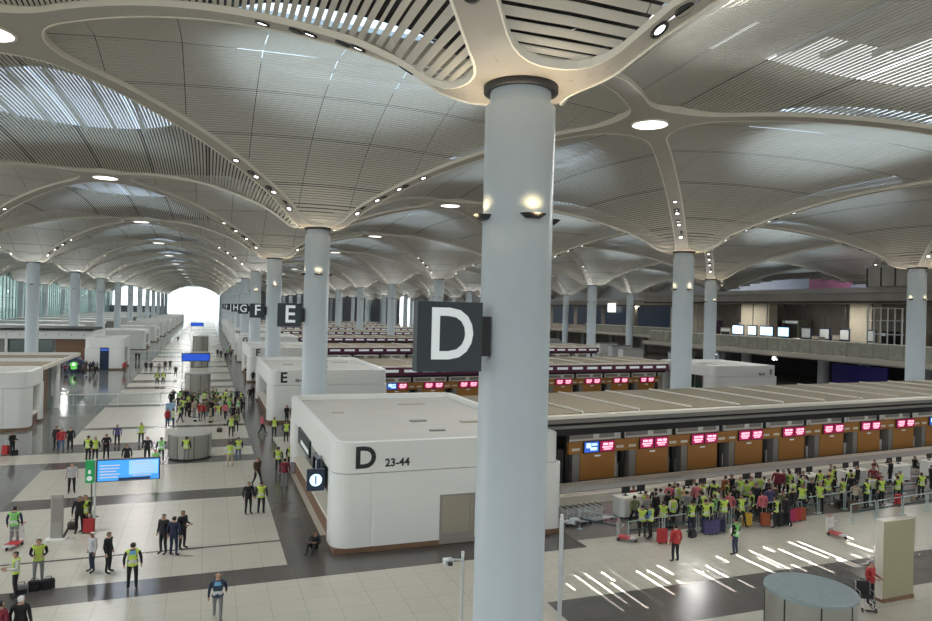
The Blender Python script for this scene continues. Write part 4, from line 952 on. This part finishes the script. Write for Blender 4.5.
LUGGAGE = [(-5.06, 36.86, 'case', 'red'), (-5.88, 37.72, 'bag', 'brn'), (-13.16, 56.89, 'case', 'red'), (-12.58, 56.75, 'bag', 'blk'), (-5.49, 30.22, 'bag', 'blk'), (-5.94, 30.16, 'bag', 'blk'), (-6.3, 29.88, 'bag', 'gry'), (20.81, 27.89, 'case', 'red'), (23.95, 28.38, 'case', 'pur'), (24.15, 28.32, 'case', 'pur'), (24.46, 28.4, 'case', 'pur'), (24.78, 28.47, 'case', 'nvy'), (26.9, 28.89, 'case', 'yel'), (27.85, 28.62, 'case', 'rbn'), (28.59, 28.41, 'case', 'blk'), (29.0, 28.47, 'case', 'blk'), (29.75, 28.8, 'case', 'mag'), (30.22, 28.85, 'case', 'red'), (30.64, 28.91, 'case', 'rbn'), (38.77, 29.48, 'case', 'red'), (35.13, 30.48, 'bag', 'brn'), (35.36, 30.2, 'bag', 'blk'), (5.42, 46.6, 'case', 'gry'), (1.15, 63.11, 'bag', 'brn'), (-0.83, 68.9, 'bag', 'wht'), (0.48, 68.05, 'bag', 'tan'), (22.84, 28.22, 'bag', 'blk'), (41.07, 30.19, 'bag', 'tan'), (34.92, 29.28, 'case', 'brn'), (-17.32, 110.05, 'bag', 'blk'), (-18.7, 111.6, 'bag', 'blk'), (-16.36, 112.8, 'bag', 'wht')]
TROLLEYS = [(-7.88, 35.53, 20), (19.32, 28.62, 10), (30.15, 26.11, 0), (17.31, 31.27, 0), (17.61, 31.27, 0), (17.91, 31.27, 0), (18.21, 31.27, 0), (18.52, 31.27, 0), (18.83, 31.27, 0), (19.14, 31.26, 0)]
#seat (4.8, 31.15) wheel (23.71, 19.56) BL (-5.729725626711476, 24.789479168522377) (-5.455811718634138, 24.859853045220564)
#posts [(19.86, 30.71), (20.03, 28.41), (23.23, 27.95), (23.68, 27.05), (26.92, 28.19), (27.59, 28.34), (31.82, 29.54), (32.12, 28.88), (36.07, 29.79), (38.39, 30.02), (40.95, 30.23)]
#staff desk [(23.53, 34.97), (24.44, 35.17), (25.23, 35.19), (28.49, 35.5), (29.45, 35.74), (33.22, 36.31)]
# ------------------------------------------------------------------ people
def skin_mesh(verts, edges, radii, root, sub=1):
    me = bpy.data.meshes.new('b'); me.from_pydata(verts, edges, []); o = bpy.data.objects.new('b', me); link(o)
    sk = o.modifiers.new('s', 'SKIN'); sk.use_smooth_shade = True
    sl = me.skin_vertices[0].data
    for i, r in enumerate(radii): sl[i].radius = r if isinstance(r, tuple) else (r, r); sl[i].use_root = (i == root)
    ss = o.modifiers.new('u', 'SUBSURF'); ss.levels = sub; ss.render_levels = sub
    bpy.context.view_layer.update()
    r = bpy.data.meshes.new_from_object(o.evaluated_get(bpy.context.evaluated_depsgraph_get()))
    bpy.data.objects.remove(o); bpy.data.meshes.remove(me); return r
def hand(mb, w, p, m, side):
    """palm and five separate bent fingers; w = wrist, p = end of the palm"""
    w, p = Vector(w), Vector(p); d = (p-w).normalized(); u = d.cross(Vector((1, 0, 0))).normalized() if abs(d.x) < .9 else Vector((0, 1, 0)); n = d.cross(u)
    mb.tube(w-d*.01, w+d*.085, .034, m, 6, .03)
    for k, (off, ln) in enumerate(((-.027, .062), (-.009, .072), (.009, .068), (.027, .052))):
        a = w+d*.08+u*off; b = a+d*ln*.55; c = b+(d*.8-n*side*.6).normalized()*ln*.5
        mb.tube(a, b, .0095, m, 5, .009); mb.tube(b, c, .009, m, 5, .007)
    a = w+d*.03-u*.028; b = a+(d*.6-u*.8).normalized()*.04; c = b+d*.03
    mb.tube(a, b, .012, m, 5, .010); mb.tube(b, c, .010, m, 5, .008)
SK = [mat('skin_a', (.50, .30, .21), .55), mat('skin_b', (.36, .20, .13), .55)]
PC = {'blk': (.012, .012, .016), 'nvy': (.018, .026, .06), 'gry': (.22, .22, .23), 'lgr': (.42, .41, .42), 'red': (.42, .035, .04), 'mar': (.20, .02, .04), 'pnk': (.62, .16, .20), 'wht': (.62, .62, .60), 'brn': (.10, .065, .04), 'pur': (.09, .08, .20), 'org': (.36, .13, .04), 'olv': (.16, .17, .08), 'grn': (.06, .13, .05), 'jns': (.08, .12, .24), 'tan': (.42, .36, .26), 'blu': (.14, .28, .50), 'yel': (.55, .33, .03), 'rbn': (.33, .08, .03), 'mag': (.40, .03, .13)}
def cm(k): return mat('cloth_'+k, PC[k], .8)
LIME = mat('vest_lime', (.52, .70, .10), .6, emit=(.5, .8, .05), estr=0.0); GREEN = mat('vest_green', (.22, .58, .16), .6); SILV = mat('vest_reflective', (.62, .64, .62), .35); VWHT = mat('vest_white', (.55, .58, .62), .7); VNAV = mat('vest_navy', (.03, .05, .09), .7)
SHOE = mat('shoe_black', (.01, .01, .01), .5); HAIRM = mat('hair_black', (.012, .010, .009), .7); CAPW = mat('cap_white', (.7, .7, .7), .7); BADGE = mat('badge_blue', (.15, .40, .65), .5); EYE = mat('eye_dark', (.02, .015, .012), .4)
def limb_pose(name):
    J = {}
    J['pel'] = (0, 0, .95); J['spi'] = (0, 0, 1.13); J['che'] = (0, .015, 1.34); J['nek'] = (0, .01, 1.49); J['hd0'] = (0, -.015, 1.56); J['hd1'] = (0, -.01, 1.64); J['hd2'] = (0, 0, 1.70)
    for s, q in ((-1, 'l'), (1, 'r')):
        J['hip'+q] = (s*.09, 0, .88); J['kne'+q] = (s*.105, -.02, .49); J['ank'+q] = (s*.115, .02, .09); J['toe'+q] = (s*.135, -.15, .04)
        J['sho'+q] = (s*.185, .01, 1.42); J['elb'+q] = (s*.245, .035, 1.14); J['wri'+q] = (s*.25, -.04, .90); J['pal'+q] = (s*.245, -.06, .81)
    if name == 'walk':
        J['kner'] = (.10, -.16, .50); J['ankr'] = (.11, -.24, .10); J['toer'] = (.12, -.40, .07)
        J['knel'] = (-.10, .06, .49); J['ankl'] = (-.11, .27, .14); J['toel'] = (-.12, .16, .03)
        J['elbr'] = (.24, .14, 1.16); J['wrir'] = (.25, .16, .93); J['palr'] = (.25, .14, .85)
        J['elbl'] = (-.24, -.06, 1.15); J['wril'] = (-.23, -.22, .97); J['pall'] = (-.225, -.28, .91)
    if name == 'hold':
        for s, q in ((-1, 'l'), (1, 'r')): J['elb'+q] = (s*.24, .02, 1.15); J['wri'+q] = (s*.13, -.26, 1.12); J['pal'+q] = (s*.09, -.34, 1.13)
    if name == 'sit':     # on the floor, back against a wall, knees up
        dz = -.80
        for k in ('pel', 'spi', 'che', 'nek', 'hd0', 'hd1', 'hd2'): v = J[k]; J[k] = (v[0], v[1]+(0 if k == 'pel' else .02), v[2]+dz)
        J['hd0'] = (0, -.05, .76); J['hd1'] = (0, -.07, .83); J['hd2'] = (0, -.06, .89)
        for s, q in ((-1, 'l'), (1, 'r')):
            J['hip'+q] = (s*.09, -.04, .13); J['kne'+q] = (s*.13, -.38, .46); J['ank'+q] = (s*.12, -.62, .09); J['toe'+q] = (s*.13, -.78, .04)
            J['sho'+q] = (s*.18, 0, .62); J['elb'+q] = (s*.24, -.12, .37); J['wri'+q] = (s*.14, -.34, .48); J['pal'+q] = (s*.08, -.41, .49)
    if name == 'chair':
        dz = -.42
        for k in ('pel', 'spi', 'che', 'nek', 'hd0', 'hd1', 'hd2'): v = J[k]; J[k] = (v[0], v[1], v[2]+dz)
        for s, q in ((-1, 'l'), (1, 'r')):
            J['hip'+q] = (s*.09, -.04, .52); J['kne'+q] = (s*.11, -.44, .50); J['ank'+q] = (s*.11, -.42, .09); J['toe'+q] = (s*.12, -.57, .04)
            J['sho'+q] = (s*.185, .01, 1.0); J['elb'+q] = (s*.24, -.08, .76); J['wri'+q] = (s*.15, -.32, .80); J['pal'+q] = (s*.12, -.40, .80)
    return J
RAD = {'pel': (.135, .105), 'spi': (.125, .095), 'che': (.150, .105), 'nek': (.055, .055), 'hd0': (.062, .07), 'hd1': (.082, .092), 'hd2': (.058, .066),
       'hip': (.085, .09), 'kne': (.058, .06), 'ank': (.042, .046), 'toe': (.045, .032), 'sho': (.062, .062), 'elb': (.046, .046), 'wri': (.034, .034)}
def make_person(pose):
    J = limb_pose(pose)
    names = ['pel', 'spi', 'che', 'nek', 'hd0', 'hd1', 'hd2']+[a+q for q in 'lr' for a in ('hip', 'kne', 'ank', 'toe', 'sho', 'elb', 'wri')]
    ix = {n: i for i, n in enumerate(names)}
    E_ = [('pel', 'spi'), ('spi', 'che'), ('che', 'nek'), ('nek', 'hd0'), ('hd0', 'hd1'), ('hd1', 'hd2')]
    for q in 'lr': E_ += [('pel', 'hip'+q), ('hip'+q, 'kne'+q), ('kne'+q, 'ank'+q), ('ank'+q, 'toe'+q), ('che', 'sho'+q), ('sho'+q, 'elb'+q), ('elb'+q, 'wri'+q)]
    me = skin_mesh([J[n] for n in names], [(ix[a], ix[b]) for a, b in E_], [RAD[n if n in RAD else n[:3]] for n in names], 0)
    reg = {}
    for a, b in E_:
        reg[(a, b)] = 'skin' if a in ('nek', 'hd0', 'hd1') else ('leg' if a[:3] in ('hip', 'kne') or b[:3] == 'hip' else ('shoe' if a[:3] == 'ank' else 'top'))
    def near(c):
        best = (9, None)
        for (a, b), g in reg.items():
            A, B = Vector(J[a]), Vector(J[b]); d = B-A; t = max(0, min(1, (c-A).dot(d)/d.length_squared)); e = (c-(A+d*t)).length
            if e < best[0]: best = (e, (a, b), g)
        return best
    V = [v.co.copy() for v in me.vertices]; N = [v.normal.copy() for v in me.vertices]
    # face: nose, ears, eyes joined to the one body mesh
    mb = MB(); slots = [SK[0], cm('blk'), cm('nvy'), SHOE, EYE]
    for m in slots: mb.mi(m)
    F_ = {'skin': 0, 'top': 1, 'leg': 2, 'shoe': 3}
    vest = []; hair = []
    groups = {0: [], 1: [], 2: [], 3: []}
    h1 = Vector(J['hd1'])
    for p in me.polygons:
        c = sum((V[i] for i in p.vertices), Vector())/len(p.vertices); _, bn, g = near(c)
        if bn[0] == 'che' and bn[1] == 'nek' : g = 'top' if c.z < J['nek'][2]-.02 else 'skin'
        groups[F_[g]].append(tuple(p.vertices))
        torso = g == 'top' and bn[0] in ('pel', 'spi', 'che')
        if (torso and c.z > J['pel'][2]-.07 and c.z < J['nek'][2]-.03) or (pose != 'sit' and g in ('leg', 'top') and c.z > J['pel'][2]-.075 and c.z < J['pel'][2]+.1 and abs(c.x) < .17): vest.append((tuple(p.vertices), c))
        if g == 'skin' and c.z > h1.z-.06 and (c.z > h1.z+.03 or c.y > h1.y-.01): hair.append(tuple(p.vertices))
    base = 0
    mb.v = [tuple(v) for v in V]
    for k, fl_ in groups.items():
        for f in fl_: mb.f.append(list(f)); mb.m.append(k); mb.sm.append(True)
    # nose, ears, eyes
    nz = h1+Vector((0, -.088, -.01))
    mb.add([nz+Vector((0, 0, .028)), nz+Vector((-.014, .006, -.016)), nz+Vector((.014, .006, -.016)), nz+Vector((0, -.022, -.014))], [(0, 1, 3), (0, 3, 2), (1, 2, 3)], SK[0])
    for s in (-1, 1):
        e = h1+Vector((s*.082, .01, -.005)); mb.box(e.x-.008, e.x+.008, e.y-.014, e.y+.014, e.z-.028, e.z+.028, SK[0])
        y = h1+Vector((s*.03, -.083, .02)); mb.box(y.x-.011, y.x+.011, y.y-.004, y.y+.004, y.z-.005, y.z+.005, EYE)
    y = h1+Vector((0, -.084, -.045)); mb.box(-.02, .02, y.y-.003, y.y+.004, y.z-.004, y.z+.004, mat('lip_red', (.32, .12, .10), .5))
    for q, s in (('l', -1), ('r', 1)): hand(mb, J['wri'+q], J['pal'+q], SK[0], s)
    bm_ = mb.mesh('body_'+pose)
    def shell(fs, off, nm, mats, mi):
        used = sorted({i for f in fs for i in f}); mp = {v: k for k, v in enumerate(used)}
        m2 = bpy.data.meshes.new(nm); m2.from_pydata([V[i]+N[i]*off for i in used], [], [[mp[i] for i in f] for f in fs])
        for m in mats: m2.materials.append(m)
        for k, p in enumerate(m2.polygons): p.material_index = mi[k]; p.use_smooth = True
        return m2
    zc = J['che'][2]; zp = J['pel'][2]
    vi = []
    for f, c in vest:
        z = c.z-zp
        k = 0
        if .06 < z < .115 or .23 < z < .285: k = 1
        if c.y > 0 and abs(c.x) < .10 and z > .33: k = 2
        vi.append(k)
    vm = shell([f for f, c in vest], .022, 'vest_'+pose, [LIME, SILV, LIME], vi)
    hm = shell(hair, .014, 'hair_'+pose, [HAIRM], [0]*len(hair))
    bpy.data.meshes.remove(me)
    return bm_, vm, hm
BODY = {p: make_person(p) for p in ('stand', 'walk', 'hold', 'sit', 'chair')}
def slotm(o, i, m): o.material_slots[i].link = 'OBJECT'; o.material_slots[i].material = m
prn = random.Random(3)
def person(x, y, rz, pose, vest, top, legs, label, group=None, z=0, extra='', scale=None):
    b, v, h = BODY[pose]
    r = empty('person', (x, y, z), rz, label, 'person', group)
    s = scale or prn.uniform(.95, 1.04); r.scale = (s*1.17, s*1.17, s)
    o = bpy.data.objects.new('body', b); link(o); o.parent = r
    sk = SK[0] if prn.random() < .75 else SK[1]
    slotm(o, 0, sk); slotm(o, 1, cm(top)); slotm(o, 2, cm(legs))
    if 'cap' not in extra or extra == 'whitecap':
        ho = bpy.data.objects.new('cap' if extra == 'whitecap' else 'hair', h); link(ho); ho.parent = r
        if extra == 'whitecap': slotm(ho, 0, CAPW)
    if vest != 'N':
        vo = bpy.data.objects.new('safety_vest', v); link(vo); vo.parent = r
        c = {'L': LIME, 'G': GREEN, 'W': VWHT, 'B': VNAV}[vest]; slotm(vo, 0, c); slotm(vo, 2, BADGE if (vest == 'B' or 'badge' in label) else c)
    elif top in ('blk', 'nvy', 'brn', 'red', 'mar', 'pnk', 'pur', 'lgr', 'org') and pose != 'sit':
        vo = bpy.data.objects.new('jacket', v); link(vo); vo.parent = r
        for k in range(3): slotm(vo, k, cm(top))
    return r
CN = {'blk': 'black', 'nvy': 'navy', 'gry': 'grey', 'lgr': 'pale grey', 'red': 'red', 'mar': 'maroon', 'pnk': 'pink', 'wht': 'white', 'brn': 'brown', 'pur': 'purple-blue', 'org': 'orange-brown', 'olv': 'olive', 'grn': 'dark green', 'jns': 'blue', 'tan': 'tan', 'blu': 'light blue', 'yel': 'yellow', 'rbn': 'red-brown', 'mag': 'magenta'}
VN = {'L': 'lime vest', 'G': 'green vest', 'W': 'white vest', 'B': 'navy vest'}
def outfit(v, t, l): return (VN[v]) if v != 'N' else CN[t]+' top'
for (x, y, rz, pose, v, t, l, extra, place) in PEOPLE:
    lab = 'person in a %s %s' % (outfit(v, t, l), place)
    w = lab.split(); lab = ' '.join(w[:16]).rstrip(',')
    person(x, y, rz, pose, v, t, l, lab, None, 0, extra)
def unique_crowd(lst, where, group):
    items = []
    for (x, y, rz, pose, v, t, l) in lst:
        bear = math.atan2(x, y); base = 'person in a %s and %s trousers' % (outfit(v, t, l), CN[l])
        items.append([base+', '+where(x, y), bear, (x, y, rz, pose, v, t, l)])
    bys = {}
    for it in items: bys.setdefault(it[0], []).append(it)
    for base, g in bys.items():
        g.sort(key=lambda q: q[1]); n = len(g)
        for k, it in enumerate(g):
            lab = base
            if n == 2: lab = ('left ' if k == 0 else 'right ')+base
            elif n > 2: lab = ('leftmost ' if k == 0 else ('rightmost ' if k == n-1 else ORD[k]+' ' ))+base
            a = list(it[2])
            if group.startswith('people in the near'):
                for dq in range(11):
                    dx = 17.2+(4.3+4.52*dq)*math.cos(ang)+7.15*math.sin(ang); dy = 38.95+(4.3+4.52*dq)*math.sin(ang)-7.15*math.cos(ang)
                    if abs(a[0]-dx) < 1.5 and abs(a[1]-dy) < 1.0: a[1] = dy-1.02
            person(*a, lab, group)
def where_q(x, y):
    lx = (x-17.2); k = int(max(0, min(9, round((lx-(y-29)*.0-4.0)/4.52))))
    rel = y-(28.6+.09*(x-19))
    row = 'front row' if rel < .9 else ('middle row' if rel < 2.6 else 'back row')
    return '%s of queue facing %s booth' % (row, ORD[k])
unique_crowd(CROWD_QUEUE, where_q, 'people in the near check-in queue')
def where_a(x, y): return '%s %s part of aisle crowd' % ('near' if y < 70 else ('middle' if y < 80 else 'far'), 'left' if x < -.8 else ('centre' if x < 2 else 'right'))
unique_crowd(CROWD_AISLE, where_a, 'people in the dense aisle crowd')
def where_l(x, y): return '%s part of the far left crowd' % ('left' if x < -17.3 else 'right')
unique_crowd(CROWD_LEFT, where_l, 'people crowding by the left service hall')
person(4.78, 31.6, -.5, 'sit', 'N', 'blk', 'blk', 'person in black sitting on the floor against the rounded corner of the D kiosk')
person(-5.75, 24.7, 2.6, 'stand', 'N', 'mar', 'blk', 'person in dark red cut off at the bottom left corner of the photo')
person(-5.25, 24.9, 2.9, 'stand', 'N', 'blk', 'blk', 'person in a white cap cut off at the bottom left corner of the photo', extra='whitecap')
# staff behind the check-in desks, seated on stools
def stool(x, y, rz, label):
    r = empty('stool', (x, y, 0), rz, label, 'stool', 'staff stools behind the near desks')
    m = MB(); m.lathe([(0, .40), (.20, .40), (.21, .43), (.20, .46), (0, .46)], BLACK, 16); m.build('seat', r)
    m = MB(); m.lathe([(0, 0), (.24, 0), (.24, .03), (.03, .05), (.03, .40)], STEEL, 16); m.build('pedestal', r)
for q in range(10):
    for s in (-.75, .75):
        if (q, s) in ((0, -.75), (4, .75), (7, -.75), (9, .75)): continue
        lx = 4.3+4.52*q+s; ly = -6.2
        x = 17.2+lx*math.cos(ang)-ly*math.sin(ang); y = 38.95+lx*math.sin(ang)+ly*math.cos(ang)
        side = 'left' if s < 0 else 'right'
        stool(x, y, ang, 'round stool behind the %s white desk, %s seat' % (ORD[q], side))
        t = ['mar', 'mar', 'blk', 'wht', 'mar'][(q*2+(s > 0)) % 5]
        person(x, y+.0, ang, 'chair', 'N', t, 'blk', 'seated clerk in a %s top behind the %s near white desk, %s seat' % (CN[t], ORD[q], side), 'clerks at the near desks', z=.01)
# ------------------------------------------------------------------ luggage and trolleys
def case_(c):
    r = empty('suitcase')
    m = MB(); m.bbox(-.24, .24, -.14, .14, .06, .68, cm(c), .05); m.build('shell', r)
    m = MB()
    m.path([(-.11, .1, .66), (-.11, .1, .98), (.11, .1, .98), (.11, .1, .66)], .012, STEEL); m.build('handle', r)
    for sx in (-.18, .18):
        for sy in (-.1, .1):
            m = MB(); m.tube((sx-.02, sy, .035), (sx+.02, sy, .035), .035, BLACK, 8); m.build('wheel', r)
    m = MB(); m.box(-.243, .243, -.02, .02, .08, .66, BLACK); m.build('zip', r)
    return r
def bag_(c):
    r = empty('bag'); r.scale = (.85, .85, .85)
    m = MB(); m.bbox(-.27, .27, -.17, .17, .0, .34, cm(c), .12, 4); m.bbox(-.24, .24, -.14, .14, .34, .40, cm(c), .12, 4); m.build('body', r)
    m = MB(); m.path([(-.14, 0, .38), (-.11, 0, .52), (.11, 0, .52), (.14, 0, .38)], .014, BLACK); m.build('handle', r)
    m = MB(); m.bbox(-.2, .2, -.21, -.16, .05, .26, BLACK, .02); m.build('pocket', r)
    return r
LGC = {}
lgn = {}
for q, (x, y, kind, c) in enumerate(LUGGAGE):
    k = (kind, c)
    if k not in LGC: o = (case_ if kind == 'case' else bag_)(c); LGC[k] = o
    else: o = copy_tree(LGC[k])
    o.location = (x, y, 0); o.rotation_euler = (0, 0, prn.uniform(-.6, .6))
    nm = 'suitcase' if kind == 'case' else 'bag'
    near_ = ('beside the pair near the flight board' if x < -4 and 36 < y < 38 else 'near the left white kiosk' if x < -12 and y < 60 else 'on the floor at the lower left' if x < -5 and y < 31 else 'beside the D kiosk flank' if 5 < x < 6 else 'in the far left crowd' if x < -12 else 'by the aisle crowd' if x < 3 else 'at the front of the check-in queue')
    b = '%s %s %s' % (CN[c], 'upright '+nm if kind == 'case' else nm, near_); lgn.setdefault(b, []).append(o)
for b, l in lgn.items():
    l.sort(key=lambda o: math.atan2(o.location.x, o.location.y))
    for k, o in enumerate(l):
        n = len(l); lab = b if n == 1 else (['left ', 'right '][k] if n == 2 else ('leftmost ' if k == 0 else 'rightmost ' if k == n-1 else ORD[k]+' '))+b
        tag(o, lab, 'luggage')
def trolley(red=True):
    r = empty('luggage_trolley')
    m = MB(); m.box(-.26, .26, -.15, .42, .16, .20, REDM if red else CHROME); m.box(-.2, .2, -.42, -.15, .16, .19, CHROME)
    m.build('platform', r)
    m = MB()
    for s in (-1, 1): m.path([(s*.26, .40, .18), (s*.26, .48, .95)], .018, CHROME); m.path([(s*.26, .44, .7), (s*.24, .2, .72)], .012, CHROME)
    m.path([(-.26, .44, .55), (.26, .44, .55)], .012, CHROME); m.path([(-.24, .2, .72), (.24, .2, .72)], .012, CHROME)
    m.build('frame', r)
    m = MB(); m.tube((-.30, .50, .97), (.30, .50, .97), .024, REDM if red else BLACK); m.build('handle', r)
    m = MB(); m.box(-.24, .24, .40, .44, .35, .85, mat('trolley_panel', (.60, .60, .58), .5)); m.build('panel', r)
    for sx, sy in ((-.22, .38), (.22, .38), (0, -.40)):
        m = MB(); m.tube((sx-.02, sy, .08), (sx+.02, sy, .08), .08, BLACK, 12); m.build('wheel', r)
    return r
tp = [trolley(True), trolley(False)]; used = [False, False]
for q, (x, y, a) in enumerate(TROLLEYS):
    k = 0 if q < 3 else 1
    o = tp[k] if not used[k] else copy_tree(tp[k]); used[k] = True
    if k == 1: x = 17.9+(q-3)*.36; y = 31.6+(q-3)*.03
    o.location = (x, y, 0); o.rotation_euler = (0, 0, [-.3, .8, .15][q] if q < 3 else PI/2+.1)
    tag(o, ['luggage trolley with a red base pushed by the person at the left edge', 'luggage trolley with a red base at the left end of the queue barrier', 'lone luggage trolley with a red base on the open floor before the queue'][q] if q < 3 else 'white parked luggage trolley, %s from the left in the row beside the D kiosk' % ORD[q-3], 'trolley', None if q < 3 else 'parked white trolleys')
# ------------------------------------------------------------------ queue barriers
BAR = mat('barrier_aqua_steel', (.42, .52, .52), .35, metal=.2); BELT = mat('barrier_belt', (.03, .06, .07), .6)
def barrier(L):
    r = empty('queue_barrier')
    m = MB(); m.tube((0, 0, .98), (L, 0, .98), .028, BAR); m.build('top_rail', r)
    m = MB(); m.box(0, L, -.01, .01, .50, .58, BELT); m.build('belt', r)
    for x in (0, L):
        m = MB(); m.tube((x, 0, .03), (x, 0, .98), .03, BAR, 10); m.build('post', r)
        m = MB(); m.lathe([(0, 0), (.16, 0), (.15, .025), (0, .035)], BAR, 16, cx=x); m.build('foot', r)
    return r
bp = None; bs = []
for q in range(10): bs.append((19.3+q*2.25, 28.5+q*.20, 2.1, .088, 'front'))
for q in range(9): bs.append((24.0+q*2.25, 30.0+q*.20, 2.1, .088, 'middle'))
for q in range(5): bs.append((33.0+q*2.25, 29.0+q*.19-1.2, 2.1, .088, 'outer'))
bs.append((18.0, 30.9, 2.1, -.95, 'end'))
for (x, y, L, a, w) in bs:
    if bp is None: bp = barrier(2.1); o = bp
    else: o = copy_tree(bp)
    o.location = (x, y, 0); o.rotation_euler = (0, 0, a)
    tag(o, 'aqua steel queue barrier section in the %s line of the check-in queue' % w if w != 'end' else 'slanted queue barrier section at the left end of the check-in queue', 'barrier', '%s line of queue barriers' % w if w != 'end' else None)
# ------------------------------------------------------------------ wheelchair
r = empty('wheelchair', (23.75, 19.3, 0), -.5); tag(r, 'black wheelchair pushed by a person in red beside the slab panel', 'wheelchair')
m = MB(); m.bbox(-.22, .22, -.22, .22, .46, .52, BLACK, .04); m.build('seat', r)
m = MB(); m.box(-.22, .22, .20, .24, .50, .98, BLACK); m.build('backrest', r)
for s in (-1, 1):
    m = MB()
    for k in range(20):
        a0, a1 = 2*PI*k/20, 2*PI*(k+1)/20; m.tube((s*.29, .12+.30*math.cos(a0), .31+.30*math.sin(a0)), (s*.29, .12+.30*math.cos(a1), .31+.30*math.sin(a1)), .016, BLACK, 5)
    for k in range(6): a0 = PI*k/3; m.tube((s*.29, .12, .31), (s*.29, .12+.29*math.cos(a0), .31+.29*math.sin(a0)), .005, STEEL, 4)
    m.build('wheel', r)
    m = MB(); m.tube((s*.24-.015, -.38, .09), (s*.24+.015, -.38, .09), .09, BLACK, 12); m.build('caster', r)
    m = MB(); m.path([(s*.26, .34, .94), (s*.26, .22, .92), (s*.26, .22, .40), (s*.26, -.28, .40), (s*.24, -.38, .14)], .014, STEEL); m.path([(s*.26, .20, .70), (s*.26, -.2, .70), (s*.26, -.2, .45)], .014, STEEL); m.build('side_frame', r)
m = MB(); m.box(-.2, .2, -.62, -.44, .12, .14, BLACK); m.tube((-.15, -.45, .13), (-.15, -.24, .42), .012, STEEL); m.tube((.15, -.45, .13), (.15, -.24, .42), .012, STEEL); m.build('footrest', r)
# light blue poster stand in the crowd
r = empty('poster_stand', (-3.0, 67.6, 0), .0); tag(r, 'light blue poster stand at the left end of the aisle crowd', 'poster stand')
m = MB(); m.box(-.4, .4, -.04, .04, .4, 2.0, mat('poster_blue', (.33, .52, .72), .6)); m.build('poster', r)
m = MB(); m.box(-.4, -.35, -.04, .04, 0, .4, STEEL); m.box(.35, .4, -.04, .04, 0, .4, STEEL); m.box(-.42, .42, -.25, .25, 0, .03, STEEL); m.build('frame', r)
# ------------------------------------------------------------------ sunlight patches: added slotted pane above the near right vault, lit by a stand-in spot
C = Vector((X0+.5*SX, Y0, 0)); ZP = 25.9
SRC = Vector((25.0, -22.0, 150.0))
def up(x, y, z): t = z/SRC.z; return x+(SRC.x-x)*t, y+(SRC.y-y)*t
cols = {}
for (x, ya, yb) in STREAKS:
    gx, gy = up(x, (ya+yb)/2, 22.2)
    k = round((gx-C.x)/.22-.5); gx = C.x+(k+.5)*.22      # line the slot up with a gap between slats
    fx = (gx-SRC.x*22.2/SRC.z)/(1-22.2/SRC.z)
    dx = up(fx, 0, ZP)[0]; y0_, y1_ = up(fx, ya, ZP)[1], up(fx, yb, ZP)[1]
    cols.setdefault(round(dx, 3), []).append((y0_, y1_))
FROST = bpy.data.materials.new('frosted_mask'); FROST.use_nodes = True
nt = FROST.node_tree; nt.nodes.remove(nt.nodes['Principled BSDF']); tb = nt.nodes.new('ShaderNodeBsdfTranslucent'); tb.inputs['Color'].default_value = (.085, .09, .10, 1)
nt.links.new(tb.outputs[0], nt.nodes['Material Output'].inputs['Surface'])
m = MB(); xa, xb, yA, yB = C.x-11, C.x+11, C.y-11, C.y+11; wd = .04
xs_ = sorted(cols); cur = xa
for x in xs_:
    if x-wd > cur: m.box(cur, x-wd, yA, yB, ZP, ZP+.02, FROST)
    segs = sorted(cols[x]); y = yA
    x_l = max(cur, x-wd)
    for a, b in segs:
        if a > y: m.box(x_l, x+wd, y, a, ZP, ZP+.02, FROST)
        y = max(y, b)
    m.box(x_l, x+wd, y, yB, ZP, ZP+.02, FROST); cur = x+wd
m.box(cur, xb, yA, yB, ZP, ZP+.02, FROST)
o = m.build('sun_slot_mask'); o['kind'] = 'structure'  # unseen slotted pane, added to cut the beam into floor streaks
L = bpy.data.lights.new('sun_stand_in', 'SPOT'); L.energy = SUNP; L.shadow_soft_size = .25; L.color = (1, .97, .9); L.spot_size = math.radians(10.5); L.spot_blend = .2  # distant spot lamp added in place of the sun
lo = bpy.data.objects.new('sun_stand_in', L); link(lo); lo.location = SRC
tgt = Vector((up(24, 24, ZP)[0], up(24, 24, ZP)[1], ZP)); lo.rotation_euler = (SRC-tgt).to_track_quat('Z', 'Y').to_euler()
